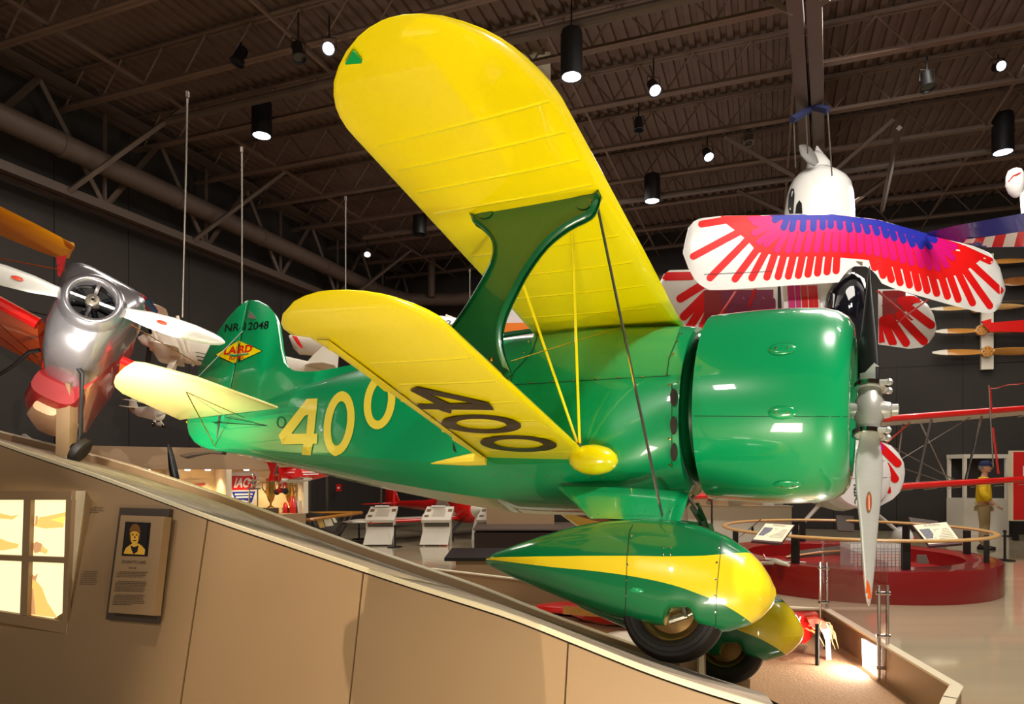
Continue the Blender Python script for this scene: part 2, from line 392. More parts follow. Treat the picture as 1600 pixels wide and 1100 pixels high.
spotlight(1450, 138, 10.5, (0, -.2, -1), 'black boxy spotlight high between the beams and the right edge', False, 1.3)
def rod(x, y0, y1, d, x1=None, label='', grp='hanging rods'):
    a = P(x, y0, d); b = P(x1 or x, y1, d)
    t = thing('hanging_rod', label, 'rod', b, grp)
    MB().tube([(0,0,0), a-b], .012, 6).build('rod', STEEL, t)
    q = MB(); q.box((-.018,-.018,-.02), (.018,.018,.06), Matrix.Translation(a-b)); q.build('clevis', STEELB, t)
rod(293, 150, 496, 9.0, 285, 'long thin steel rod hanging down to the white biplane at left')
rod(378, 236, 475, 10.5, None, 'thin steel rod hanging behind the green tail fin')
rod(540, 312, 470, 12.0, None, 'thin steel rod hanging behind the lower wing tip')
rod(734, 425, 500, 15.0, None, 'short thin rod seen left of the green wing strut')
# hanging bracket for the feathered biplane
t = thing('lifting_bracket', 'dark blue steel lifting bracket hung under the twin ceiling beams', 'bracket', P(1268, 170, 11.3))
Q0 = P(1268, 170, 11.3)
q = MB(); q.tube([P(1238, 187, 11.0)-Q0, P(1264, 172, 11.3)-Q0], .06, 4); q.tube([P(1255, 163, 11.4)-Q0, P(1294, 172, 11.1)-Q0], .06, 4); q.build('spreader_bar', NAVY, t, smooth=False)
MB().tube([V(0,0,0), V(0, 0, 1.2)], .04, 6).build('hanger', STEELB, t)
for x0, y0, x1, y1 in ((1240, 190, 1243, 262), (1259, 176, 1262, 240), (1293, 176, 1300, 275)):
    MB().tube([P(x0, y0, 11.2)-Q0, P(x1, y1, 11.5)-Q0], .012, 5).build('cable', STEEL, t)

#@@PART2
# ------------------------------------------------------------------ banked display ramp
def nd(x): return 1/(.1887+x*(.3390-.1887)/1045)
def fd(x): return 1/(.1389+(x-110)*(.204-.1389)/(1176-110))
NEAR = [(-260, 610), (-60, 668), (0, 691), (60, 712), (150, 741), (325, 806), (480, 858), (640, 911), (800, 960), (900, 1000), (1000, 1040), (1080, 1068), (1160, 1092), (1225, 1112)]
FAR = [(-160, 640), (0, 684), (60, 698), (120, 714), (200, 735), (350, 785), (530, 853), (650, 895), (740, 925), (850, 970), (964, 1012), (1060, 1044), (1130, 1064), (1180, 1076)]
RN = 40
def samp(tab, u):
    x = tab[0][0]+(tab[-1][0]-tab[0][0])*u; return x, interp(x, tab)
near = [P(*(lambda q: (q[0], q[1], nd(q[0])))(samp(NEAR, i/RN))) for i in range(RN+1)]
far = [P(*(lambda q: (q[0], q[1], fd(q[0])))(samp(FAR, i/RN))) for i in range(RN+1)]
near = [(near[max(0, i-1)]+near[i]*2+near[min(RN, i+1)])/4 for i in range(RN+1)]
far = [(far[max(0, i-1)]+far[i]*2+far[min(RN, i+1)])/4 for i in range(RN+1)]
wn = V(-.375, -.927, 0)
ramp = thing('display_ramp', 'long tan banked ramp sloping down to the right that carries the green racer', 'display ramp', (near[20].x, near[20].y, 0))
RI = ramp.matrix_world.inverted()
hump = lambda u: .055*math.exp(-((u-.86)/.25)**2)
rows = []
for k in range(9):
    f = k/8; rows.append([RI @ (near[i].lerp(far[i], f)+V(0, 0, hump(i/RN)*math.sin(PI*min(1, f*1.6))*(1 if f < .62 else .0)-(.012 if 0 < k else 0))) for i in range(RN+1)])
q = MB(); q.rings(rows, closed=False); deck = q.build('ramp_deck', CARPET, ramp)
# near trim strip
q = MB(); q.rings([[RI @ (p+o) for p in near] for o in (wn*.004+V(0,0,-.02), wn*.004+V(0,0,.004), -wn*.010+V(0,0,.004), -wn*.010+V(0,0,-.02))], closed=False); q.build('edge_trim', TANL, ramp, angle=30)
# far rail
q = MB(); r_ = [far[i]+V(0, 0, .0) for i in range(RN+1)]
q.rings([[RI @ (p+o) for p in r_] for o in (V(0,0,-.05), V(0,0,.055), -wn*.05+V(0,0,.055), -wn*.05+V(0,0,-.05))], closed=False); q.build('back_rail', TAN, ramp, angle=30)
q = MB(); q.rings([[RI @ (p+o) for p in r_] for o in (wn*.004+V(0,0,.056), wn*.004+V(0,0,.064), -wn*.054+V(0,0,.064), -wn*.054+V(0,0,.056))], closed=False); q.build('rail_cap', TANL, ramp, angle=30)
q = MB(); q.rings([[RI @ (p+V(0,0,-.02)-wn*.03) for p in far], [RI @ (V(p.x, p.y, 0)-wn*.03) for p in far]], closed=False); q.build('back_panel', TAN, ramp)
# front face in separate panels, joints at the photo's seams
def facept(i, f):
    i0 = min(RN-1, int(i)); p = near[i0].lerp(near[i0+1], i-i0); h = max(.02, p.z-.03)
    return V(p.x, p.y, h*(1-f))+wn*(.19*h*f)
def idx(x): return (x-NEAR[0][0])/(NEAR[-1][0]-NEAR[0][0])*RN
cuts = [0, idx(325), idx(568), idx(888), RN]
fm = MB()
for a, b in zip(cuts, cuts[1:]):
    q = MB(); n_ = 12; R_ = []
    for k in range(7):
        R_.append([RI @ facept(a+.035+(b-a-.07)*j/n_, k/6) for j in range(n_+1)])
    q.rings(R_, closed=False); q.rings([[p-RI.to_3x3() @ wn*.03 for p in r] for r in (R_[0], R_[-1])], closed=False)
    # thickness at the joints
    for side in (0, -1): q.rings([[r[side] for r in R_], [r[side]-wn*.03 for r in R_]], closed=False)
    q.build('front_panel', TAN, ramp)
q = MB(); q.rings([[RI @ (facept(RN*j/30, k)-wn*.035) for j in range(31)] for k in (0, 1)], closed=False); q.build('joint_backing', BLACK, ramp)
fo = MB(); fo.rings([[facept(RN*j/60, k/10) for j in range(61)] for k in range(11)], closed=False); FT = BVHTree.FromPolygons(fo.v, fo.f)
def face_hit(x, y):
    d = ray(x, y).normalized(); h = FT.ray_cast(EYE, d); return (h[0], h[1] if h[1].dot(d) < 0 else -h[1]) if h[0] else None
def slab(name, quad, P0, N, th, m, parent, behind=True):   # px quad on a plane, thickness away from the viewer
    N = Vector(N).normalized(); N = N if N.dot(EYE-Vector(P0)) > 0 else -N
    pts = [parent.matrix_world.inverted() @ px_plane(x, y, P0, N) for x, y in quad]
    return MB().prism(pts, -N*th if behind else N*th).build(name, m, parent, smooth=False)
# chock post between the wheels
t = thing('ramp_chock', 'tan support block on the ramp between the two black wheels', 'block', P(1082, 1045, 4.05))
q = MB(); q.prism([t.matrix_world.inverted() @ P(*p) for p in ((1062, 1006, 4.1), (1091, 995, 4.1), (1091, 1066, 4.1), (1062, 1052, 4.1))], (.08, .12, .0)); q.build('block', TAN, t, smooth=False)
q = MB(); q.prism([t.matrix_world.inverted() @ P(*p) for p in ((1093, 1014, 4.05), (1100, 1014, 4.05), (1101, 1060, 4.05), (1092, 1061, 4.05))], (.0, .06, .0)); q.build('edge_plate', TANL, t, smooth=False)
# biography plaque
h0, n0 = face_hit(215, 880)
pl = thing('biography_plaque', 'upright plaque with a portrait and printed text on dark board fixed to the ramp front', 'plaque', h0)
ax = n0
slab('back_board', [(187, 793), (265, 795), (245, 975), (165, 968)], h0+ax*.03, ax, .028, DBRD, pl)
slab('text_panel', [(189, 805), (257, 807), (239, 962), (169, 957)], h0+ax*.085, ax, .054, TAN, pl)
cp = cast_plane(pl.matrix_world, h0+ax*.088, ax)
slab('portrait_board', [(196, 815), (234, 817), (229, 869), (190, 868)], h0+ax*.094, ax, .008, BLACK, pl)
cq = cast_plane(pl.matrix_world, h0+ax*.096, ax)
PH1 = mat('portrait_gold_tone', (232, 176, 60), .5); PH2 = mat('portrait_brown_tone', (120, 74, 26), .5); PH3 = mat('portrait_dark', (40, 36, 34), .3)
decal('portrait_background', poly([(198, 817), (232, 819), (227, 867), (192, 866)]), cq, PH3, pl, 40, .0005)
decal('portrait_shoulders', poly([(193, 865), (197, 856), (204, 851), (207, 849), (216, 849), (222, 853), (227, 859), (226, 867)]), cq, PH1, pl, 40, .001)
decal('portrait_scarf', poly([(204, 852), (210, 855), (217, 852), (215, 862), (209, 866), (206, 860)]), cq, PH3, pl, 40, .0014)
decal('portrait_head', poly(ellipse(211, 837, 8, 13, .05)), cq, PH1, pl, 40, .0018)
decal('portrait_cap', poly([(203, 834), (203, 826), (207, 820), (213, 818), (218, 822), (220, 830), (219, 836), (215, 831), (208, 830)]), cq, PH2, pl, 40, .002)
decal('portrait_ear_flap', combine(poly([(203, 834), (205, 836), (205, 846), (203, 842)]), poly([(219, 835), (217, 837), (216, 847), (219, 842)])), cq, PH2, pl, 40, .0021)
decal('portrait_features', combine(poly(ellipse(208, 836, 1.5, .9)), poly(ellipse(214, 836.5, 1.5, .9)), poly([(206.5, 834), (210, 833.5), (210, 834.3), (206.5, 834.8)]), poly([(212.5, 834), (216, 834.5), (216, 835.3), (212.5, 834.8)]), poly([(210.6, 837), (211.6, 837), (212.4, 841), (210, 841)]), poly([(208, 844), (214, 844), (213, 845.4), (209, 845.4)])), cq, PH3, pl, 40, .0026)
decal('name_print', text_px('E.M.(MATTY) LAIRD', (190, 882), (227, 883), (1.2, -6.5)), cp, INK, pl, 80, .001)
decal('dates_print', text_px('1896-1982', (201, 889), (213, 889), (.4, -3)), cp, INK, pl, 80, .001)
def textlines(x0, x1, y, n_, dy, dx, lh=.9, seed=1, indent=3):
    rnd = random.Random(seed); V_, F_ = [], []
    for i in range(n_):
        yy = y+dy*i; xx = x0+dx*i+(indent if i == 0 else 0); xe = x1+dx*i-(rnd.random()*3 if i < n_-1 else (x1-x0)*.5*rnd.random())
        while xx < xe:
            L_ = min(1.2+rnd.random()*3.6, xe-xx); k = len(V_)
            s_ = .1*(xx-x0)/3*.5
            V_ += [(xx, yy+s_), (xx+L_, yy+s_+.05*L_), (xx+L_, yy+s_+.05*L_+lh), (xx, yy+s_+lh)]; F_.append((k, k+1, k+2, k+3)); xx += L_+.8
    return V_, F_
for x0, x1, y, n_ in ((183, 231, 893, 4), (181, 229, 908, 7), (178, 227, 929, 7)):
    decal('paragraph_print', textlines(x0, x1, y, n_, 2.5, -.35, seed=n_+y), cp, INK, pl, 200, .001)
h1, n1 = face_hit(150, 800); h2, n2 = face_hit(140, 905)
for nm, hh, nn, args, lab in (('wall_text', h1, n1, (141, 164, 792, 4, 2.7, -.2), 'small printed text block on the ramp front above, right of the light box'), ('wall_text', h2, n2, (128, 155, 892, 8, 2.9, -.4), 'small printed text block low on the ramp front between light box and plaque')):
    t = thing(nm, lab, 'wall text', hh, 'printed text blocks'); decal('print', textlines(*args, seed=int(args[2])), lambda x, y, I=t.matrix_world.inverted(): (lambda h: (I @ h[0], h[1]))(face_hit(x, y)), INK, t, 200, .003)
# light box
hb, nb = face_hit(55, 992)
vn = V(-.32, -.947, 0).normalized()
lb = thing('light_box', 'four-pane backlit picture window box on the left of the ramp front', 'light box', hb)
PB = hb+vn*.03
Il = lb.matrix_world.inverted()
def bx(quad, off, th, nm, m): return slab(nm, quad, PB+vn*off, vn, th, m, lb)
corn = [(-60, 770), (112, 768), (103, 990), (-60, 950)]
bx([(-60, 767), (112, 767), (111, 781), (-60, 781)], 0, .03, 'frame_bar', TAN); bx([(-60, 946), (103, 972), (102, 990), (-60, 962)], 0, .03, 'frame_bar', TAN)
bx([(103, 781), (112, 781), (103, 973), (97, 971)], 0, .03, 'frame_bar', TAN); bx([(37, 781), (48, 781), (42, 962), (31, 960)], 0, .03, 'frame_bar', TAN)
bx([(-60, 865), (101, 871), (101, 880), (-60, 873)], .002, .03, 'frame_bar', TAN)
a_, b_ = Il @ px_plane(112, 767, PB, vn), Il @ px_plane(103, 990, PB, vn)
def fl2(x, y): h = face_hit(x, y); return Il @ (h[0]+h[1]*.004)
c_, d_ = fl2(135, 767), fl2(105, 990)
MB().add([a_, b_, d_, c_], [(0, 1, 2, 3)]).build('side_panel', TANL, lb, smooth=False)
e_ = Il @ px_plane(-60, 767, PB, vn); MB().add([a_, c_, c_+(e_-a_), e_], [(0, 1, 2, 3)]).build('top_panel', TAN, lb, smooth=False)
PIC1 = mat('film_sepia', (214, 160, 110), .5, emit=(214, 160, 110), es=.75); PIC2 = mat('film_amber', (240, 200, 110), .5, emit=(240, 200, 110), es=.9)
cb = cast_plane(lb.matrix_world, PB-vn*.035, vn)
for qd in ([(48, 781), (105, 781), (102, 872), (44, 869)], [(-60, 781), (38, 781), (35, 868), (-60, 864)], [(42, 877), (101, 880), (97, 972), (38, 963)], [(-60, 873), (34, 876), (31, 961), (-60, 946)]):
    bx(qd, -.036, .01, 'lit_pane', BOXLIT)
decal('biplane_picture', combine(poly([(52, 822), (62, 808), (75, 806), (103, 800), (103, 806), (80, 812), (100, 818), (100, 824), (70, 826)]), poly([(52, 858), (56, 850), (64, 848), (70, 856), (76, 860), (72, 866), (62, 862), (56, 866)])), cb, PIC2, lb, 60, .001)
decal('wing_picture', poly([(50, 850), (58, 846), (66, 850), (64, 862), (54, 864)]), cb, PIC1, lb, 60, .0015)
decal('propeller_picture', poly([(60, 806), (58, 820), (55, 820), (56, 806)]), cb, PIC1, lb, 60, .0015)
decal('figure_picture', combine(poly([(44, 960), (42, 930), (50, 912), (46, 890), (56, 906), (66, 918), (74, 940), (90, 965)])), cb, PIC2, lb, 60, .001)
decal('figure_detail', combine(poly([(44, 888), (54, 900), (60, 896), (56, 908), (46, 902)]), poly([(42, 958), (42, 938), (52, 918), (56, 960)])), cb, PIC1, lb, 60, .0015)
decal('plane_picture', combine(poly([(-8, 860), (-2, 840), (12, 846), (30, 850), (28, 856), (6, 860)]), poly([(-6, 800), (18, 806), (30, 804), (20, 812), (-4, 810)])), cb, PIC2, lb, 60, .001)
pw_ = PB+vn*0
# ------------------------------------------------------------------ island curb, wreck, acrylic guard
def fp(x, y, z=0): r = ray(x, y); return EYE+r*((z-1.6)/r.z)
cz = .3
IC = [fp(672, 888, cz), fp(940, 920, cz), fp(1195, 947, cz), fp(1287, 951, cz), fp(1487, 1070, cz), fp(1476, 1088, cz), fp(1455, 1140, cz)]
isl = thing('display_island', 'low tan-walled carpeted display island behind the green racer wheels', 'display island', V(IC[3].x, IC[3].y, 0))
II = isl.matrix_world.inverted()
for a, b in zip(IC, IC[1:]):
    d = (b-a); L = d.length; d = d/L; nn = V(-d.y, d.x, 0)
    M = II @ frame(V(a.x, a.y, 0), d, nn, V(0, 0, 1))
    q = MB(); q.box((0, 0, 0), (L, .05, cz-.015), M); q.build('curb_wall', TAN, isl, smooth=False)
    q = MB(); q.box((-.01, -.01, cz-.015), (L+.01, .06, cz), M); q.build('curb_cap', TANL, isl, smooth=False)
q = MB(); zz = .03
q.add([II @ V(p.x, p.y, zz) for p in IC]+[II @ V(p.x, p.y, zz) for p in (far[RN], far[RN-12], far[RN-20])], [tuple(range(len(IC)+3))]); q.build('carpet', BROWNC, isl)
# light panel set in the inner curb face
a, b = IC[3], IC[4]; d = (b-a).normalized(); nn = V(d.y, -d.x, 0)
nn = nn if nn.x < 0 else -nn
Pm = a+nn*.012
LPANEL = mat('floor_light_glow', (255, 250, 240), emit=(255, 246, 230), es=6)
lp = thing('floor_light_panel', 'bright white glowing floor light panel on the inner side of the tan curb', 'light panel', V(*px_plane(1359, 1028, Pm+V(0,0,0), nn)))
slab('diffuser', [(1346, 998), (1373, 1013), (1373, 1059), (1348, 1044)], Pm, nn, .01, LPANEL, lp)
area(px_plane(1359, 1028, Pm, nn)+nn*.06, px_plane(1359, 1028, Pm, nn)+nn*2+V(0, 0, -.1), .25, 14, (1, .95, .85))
# acrylic guard
C1 = fp(1287, 951, cz); C2 = C1+(IC[4]-C1)*.60
def up(p, h): return V(p.x, p.y, h)
ac = thing('acrylic_guard', 'clear acrylic guard panel standing on the tan curb in front of the propeller tip', 'guard panel', V(C1.x, C1.y, cz))
AI = ac.matrix_world.inverted()
g0, g1 = C1, C2
dd = (g1-g0).normalized(); nn2 = V(-dd.y, dd.x, 0)
q = MB(); q.prism([AI @ p for p in (up(g0-dd*.05, .05), up(g1, .05), up(g1, .92), up(g0-dd*.05, .94))], nn2*.01); q.build('acrylic_sheet', ACRYL, ac, smooth=False)
for pnt, h_ in ((g0, .74), (g1-dd*.06, .74)):
    for o_ in (-.03, .03):
        MB().tube([AI @ (up(pnt+nn2*o_, .02)), AI @ up(pnt+nn2*o_, h_)], .013, 8).build('clamp_post', SILVER, ac)
    for z_ in (.12, .36, h_-.06): MB().tube([AI @ up(pnt-nn2*.05, z_), AI @ up(pnt+nn2*.05, z_)], .014, 8).build('bolt', CHROME, ac)
# wreck
def wloc(x, y, d): return P(x, y, d)
W0 = P(1283, 1045, 5.6)
wk = thing('wing_wreck', 'broken red fabric wing wreckage with splintered white wood on black stand', 'wreckage', V(W0.x, W0.y, .03))
WI = wk.matrix_world.inverted()
a, b = P(845, 948, 7.6), P(1262, 978, 5.75)
R_ = []
for i in range(13):
    f = i/12; c = a.lerp(b, f); d = (b-a).normalized(); s_ = d.cross(V(0,0,1)).normalized(); rr = .05+.10*min(1, f*3)+.02*math.sin(i*2.3)
    R_.append([WI @ (c+s_*math.cos(t)*rr*1.9+V(0,0,1)*math.sin(t)*rr*.75*(1+.15*math.sin(3*t+i))) for t in (2*PI*k/14 for k in range(14))])
MB().rings(R_).build('fabric_wing', RED, wk)
q = MB(); c = P(930, 956, 6.9); q.box((-.42, -.02, -.03), (.2, .02, .05), WI @ frame(c+V(0, -.22, .03), (b-a).normalized(), V(.2,.9,0).normalized(), V(0,0,1))); q.build('exposed_rib', WOOD, wk, smooth=False)
rnd = random.Random(3)
for k in range(9):
    p0 = P(1258+rnd.random()*22, 968+rnd.random()*16, 5.7); p1 = p0+V(.06+.1*rnd.random(), -.05, .12*rnd.random()-.07); p2 = p1+V(.05*rnd.random(), 0, -.05-.1*rnd.random())
    MB().tube([WI @ p0, WI @ p1, WI @ p2], [.008, .006, .002], 5).build('splinter', mat('raw_wood', (200, 160, 110), .8), wk)
MB().prism([WI @ P(x, y, 5.65) for x, y in ((1283, 972), (1292, 974), (1299, 984), (1297, 1000), (1299, 1031), (1291, 1033), (1290, 1002), (1286, 990), (1281, 982))], (.02, .05, 0)).build('splintered_spar', OFFW, wk, smooth=False)
MB().prism([WI @ P(x, y, 5.63) for x, y in ((1262, 968), (1276, 966), (1290, 972), (1294, 982), (1286, 984), (1280, 976), (1268, 980))], (.02, .08, 0)).build('torn_fabric', mat('torn_red_orange', (214, 70, 36), .6), wk, smooth=False)
for x, yt, yb, d in ((1277, 975, 1050, 5.5), (1290, 985, 1021, 6.0)): MB().tube([WI @ P(x, yt, d), WI @ V(P(x, yb, d).x, P(x, yb, d).y, .03)], .018, 4).build('stand_leg', BLACK, wk, smooth=False)
MB().tube([WI @ P(1283, 970, 5.6), WI @ P(1276, 990, 5.6), WI @ P(1268, 984, 5.6)], .006, 5).build('wire', BRASS, wk)
t = thing('wing_fragment', 'flat white and grey crumpled wing fragment lying below the red wreckage behind the near wheel', 'wreckage', P(900, 990, 6.6))
q = MB(); R_ = []
for i in range(7):
    c = V(-.9+.35*i, 1.2-.35*i-.2, .06*math.sin(i*1.7)); R_.append([c+V(.2*math.cos(u_), .35*math.cos(u_), .05*math.sin(u_)) for u_ in (2*PI*k/8 for k in range(8))])
q.rings(R_).build('crumpled_skin', OFFW, t)
# ------------------------------------------------------------------ red ring exhibit
RC = V(4.90, 9.9, 0)
rp = thing('ring_plinth', 'large round red plinth with a sunken floor behind the propeller', 'plinth', RC)
MB().lathe((0,0,0), (0,0,1), [(0, 1.82), (.38, 1.82), (.40, 1.81), (.40, 1.42), (.39, 1.40), (.2, 1.40)], 72).build('ring_wall', REDBASE, rp)
MB().lathe((0,0,0), (0,0,1), [(.2, 1.405), (.201, .001)], 48).build('sunken_floor', DRED, rp)
rr = thing('ring_rail', 'round bent-wood handrail on black posts standing on the red ring plinth', 'handrail', RC+V(0,0,.4))
q = MB(); rs = []
for i in range(73):
    t_ = 2*PI*i/72; rs.append([V(math.cos(t_)*(1.74+.04*math.cos(u_)), math.sin(t_)*(1.74+.04*math.cos(u_)), .355+.022*math.sin(u_)) for u_ in (2*PI*k/10 for k in range(10))])
q.rings(rs, cap=False).build('handrail', LWOOD, rr)
for pxx in (1241, 1417, 1546):
    for sgn in (-1, 1):
        r = ray(pxx, 735); d_ = V(r.x, r.y, 0).normalized(); bq = d_.dot(RC-V(0,0,0)); disc = bq*bq-(RC.length_squared-1.66**2)
        p = d_*(bq+sgn*math.sqrt(max(disc, 0)))-RC; p.z = 0
        an = math.atan2(p.y, p.x); q = MB(); q.box((1.60, -.045, -.03), (1.66, .045, .34), Matrix.Rotation(an, 4, 'Z')); q.build('post', BLACK, rr, smooth=False)
for an in (PI*.98, PI*.5, -PI*.02):
    q = MB(); q.box((1.60, -.045, -.03), (1.66, .045, .34), Matrix.Rotation(an, 4, 'Z')); q.build('post', BLACK, rr, smooth=False)
def reader(quad, d0, d1, label, title, back=False, extra=None):
    # quad: TL TR BR BL; top edge farther (d1), bottom nearer (d0)
    c = P((quad[0][0]+quad[2][0])/2, (quad[0][1]+quad[2][1])/2, (d0+d1)/2)
    t = thing('reader_panel', label, 'reading panel', c, 'slanted reading panels on the ring rail')
    I = t.matrix_world.inverted(); pts = [P(*quad[0], d1), P(*quad[1], d1), P(*quad[2], d0), P(*quad[3], d0)]
    nn = (pts[1]-pts[0]).cross(pts[3]-pts[0]).normalized(); nn = nn if nn.z > 0 else -nn
    MB().prism([I @ p for p in pts], -nn*.03).build('board', DBRD if back else mat('plum_board', (74, 34, 44), .5), t, smooth=False)
    cc = pts[0]+(pts[2]-pts[0])*.5
    MB().tube([I @ (cc-nn*.03), I @ (cc-nn*.03+V(0, 0, -.12))], .02, 6).build('bracket', BLACK, t)
    if not back:
        L = lambda u, v: (pts[0].lerp(pts[1], u)).lerp(pts[3].lerp(pts[2], u), v)
        def uv(x, y): return I @ L(x, y), nn
        decal('print_sheet', poly([(.02, .03), (.98, .03), (.98, .93), (.02, .93)]), uv, PAPER, t, 2, .002)
        decal('photo_print', poly([(.08, .25), (.38, .25), (.38, .7), (.08, .7)]), uv, mat('grey_photo', (120, 120, 130), .5, var=.4, scale=30), t, 2, .003)
        decal('text_print', combine(*[poly([(.46, .3+.07*i), (.9, .3+.07*i), (.9, .33+.07*i), (.46, .33+.07*i)]) for i in range(7)]), uv, mat('faint_ink', (170, 156, 130), .6), t, 2, .003)
        vs, fs = text2d(title); decal('title_print', ([(.3+.45*a_, .16-.1*b_) for a_, b_ in vs], fs), uv, INK, t, 2, .003)
    return t
reader([(1196, 817), (1242, 820), (1221, 849), (1174, 845)], 8.1, 8.55, 'cream reading panel with a small photo at the left end of the ring rail', 'THE BACKYARD BUILT')
reader([(1425, 820), (1479, 815), (1504, 849), (1452, 853)], 8.3, 8.8, 'cream reading panel with photos at the right of the ring rail', 'FIRST MEN ARRIVING')
reader([(1188, 811), (1190, 812), (1166, 832), (1155, 839)], 10.6, 10.9, 'dark back of a narrow reading panel at the far left of the ring rail', '', True)
reader([(1307, 805), (1334, 806), (1335, 830), (1309, 829)], 11.35, 11.5, 'dark square panel back on the far side of the ring rail left of the blade', '', True)
reader([(1345, 806), (1371, 806), (1373, 830), (1346, 830)], 11.35, 11.5, 'dark square panel back on the far side of the ring rail right of the blade', '', True)
reader([(1420, 808), (1465, 814), (1468, 820), (1424, 818)], 11.0, 11.2, 'dark slanted panel seen on edge beyond the right cream panel', '', True)
# comb of white perforated fins
cf = thing('perforated_screen_row', 'row of white upright fins with orange dotted print inside the red ring', 'model', RC+V(-.1, -1.0, .2))
CI = cf.matrix_world.inverted()
OD = mat('orange_dots', (226, 110, 60), .6); GD = mat('grey_dots', (150, 150, 160), .6)
fin0 = None
for i in range(14):
    x = 1331+i*5.9; a = P(x, 884-.25*i, 8.62); h = .32
    q = MB(); q.box((-.022, -.004, 0), (.022, .01, .33))
    q.box((-.004, -.004, 0), (.003, .3, .33))
    if fin0 is None:
        f_ = q.build('fin', WHITE, cf, smooth=False); fin0 = f_.data
        dm = MB()
        for r_ in range(11):
            for c_ in range(3): dm.m = 0 if 4 <= r_ < 9 else 1; zc = .03+r_*.026; xc = -.014+c_*.013; dm.prism([(xc-.005, -.005, zc), (xc, -.005, zc-.009), (xc+.005, -.005, zc), (xc, -.005, zc+.009)], (0, -.001, 0))
        dd_ = dm.build('dotted_print', [OD, GD], cf, smooth=False); dm0 = dd_.data; tag(dd_, kind='stuff')
    else: f_ = link('fin', fin0, cf); dd_ = tag(link('dotted_print', dm0, cf), kind='stuff')
    f_.location = CI @ V(a.x, a.y, .2); dd_.location = f_.location; f_.scale = dd_.scale = (.8, 1, 1.42)
t = thing('card_tent', 'small white folded card standing inside the red ring right of the fins', 'sign', P(1440, 880, 8.7)+V(0,0,0))
MB().rings([[(-.07, -.05, 0), (.07, -.05, 0)], [(-.06, 0, .11), (.06, 0, .11)], [(-.05, .05, 0), (.05, .05, 0)]], closed=False).build('card', WHITE, t, smooth=False)
t = thing('model_glider', 'small white model aeroplane lying in the left of the red ring', 'model airplane', P(1218, 884, 8.9))
q = MB(); q.box((-.28, -.03, .02), (.34, .05, .05)); q.build('wing', OFFW, t, smooth=False)
MB().tube([(-.1, .3, .05), (-.05, 0, .06), (0, -.3, .05)], [.01, .04, .02], 8).build('fuselage', OFFW, t)
MB().prism([(-.1, .28, .05), (-.1, .2, .05), (-.11, .28, .12)], (.01, 0, 0)).build('fin', RED, t, smooth=False)
t = thing('model_runway_board', 'dark slanted model board with wood edge inside the red ring', 'model', P(1265, 868, 9.8))
MB().prism([(-.5, -.4, .0), (.9, -.4, .12), (.9, .3, .12), (-.1, .3, .0)], (0, 0, .03)).build('board', DBRD, t, smooth=False); MB().tube([(-.5, -.4, .03), (.0, -.4, .1), (.9, -.4, .15)], .015, 6).build('wood_edge', WOOD, t)
# ------------------------------------------------------------------ background furniture
def grounded(x, ybot): p = fp(x, ybot, 0); return p
def kiosk(x, yb, label, s=1.0):
    p = grounded(x, yb); t = thing('info_kiosk', label, 'information stand', p, 'beige information stands')
    an = math.atan2(-p.x, p.y); t.rotation_euler = (0, 0, math.atan2(p.y, p.x)-PI/2-.12)
    for s_ in (-1, 1):
        q = MB(); q.prism([(s_*.27, .1, 0), (s_*.27, .22, 0), (s_*.27, .18, .66), (s_*.27, .0, .62)], (s_*.04, 0, 0)); q.build('side_leg', OFFW, t, smooth=False)
    MB().prism([(-.34, -.16, .03), (.26, -.16, .03), (.30, .04, .38), (-.28, .04, .38)], (0, .03, .01)).build('lower_board', OFFW, t, smooth=False)
    pts = [V(-.31, -.12, .55), V(.31, -.12, .55), V(.36, .16, .82), V(-.22, .16, .82)]
    MB().prism(pts, V(0, .03, -.06)).build('slanted_panel', OFFW, t, smooth=False)
    n_ = V(0, -.69, .72)
    uv = lambda x_, y_: ((pts[0].lerp(pts[1], x_)).lerp(pts[3].lerp(pts[2], x_), y_), n_)
    decal('text_print', combine(*[poly([(.3, .25+.07*i), (.75, .25+.07*i), (.75, .28+.07*i), (.3, .28+.07*i)]) for i in range(8)]), uv, mat('faint_ink', (170, 156, 130)), t, 2, .003)
    decal('photo_print', combine(poly([(.05, .6), (.2, .6), (.2, .8), (.05, .8)]), poly([(.82, .6), (.97, .6), (.97, .82), (.82, .82)]), poly([(.05, .2), (.2, .2), (.2, .36), (.05, .36)])), uv, mat('sepia_photo', (130, 100, 50), var=.4, scale=40), t, 2, .003)
    q = MB(); q.box((-.12, .08, .82), (.18, .14, .85)); q.build('title_card', WHITE, t, smooth=False)
kiosk(594, 852, 'leftmost beige information stand below the green fuselage'); kiosk(682, 852, 'second beige information stand, left of the tan block')
kiosk(768, 852, 'third beige information stand mostly hidden behind the tan block')
def stanchion(x, yb, h, label):
    p = grounded(x, yb); t = thing('stanchion', label, 'stanchion', p, 'black barrier stanchions')
    MB().lathe((0,0,0), (0,0,1), [(0, .16), (.015, .16), (.03, .03), (.04, .02)], 20, cap=True).build('base', BLACK, t); MB().tube([(0,0,.02), (0,0,h)], .02, 8).build('post', BLACK, t)
    MB().lathe((0,0,h), (0,0,1), [(0, .03), (.03, .03), (.05, .01)], 12, cap=True).build('cap', BLACK, t)
stanchion(617, 855, .42, 'short black stanchion beside the leftmost beige stand'); stanchion(1570, 876, .5, 'black stanchion right of the red ring')
stanchion(561, 843, .42, 'short black stanchion left of the beige stands'); stanchion(1578, 838, .5, 'far black stanchion by the red sign')
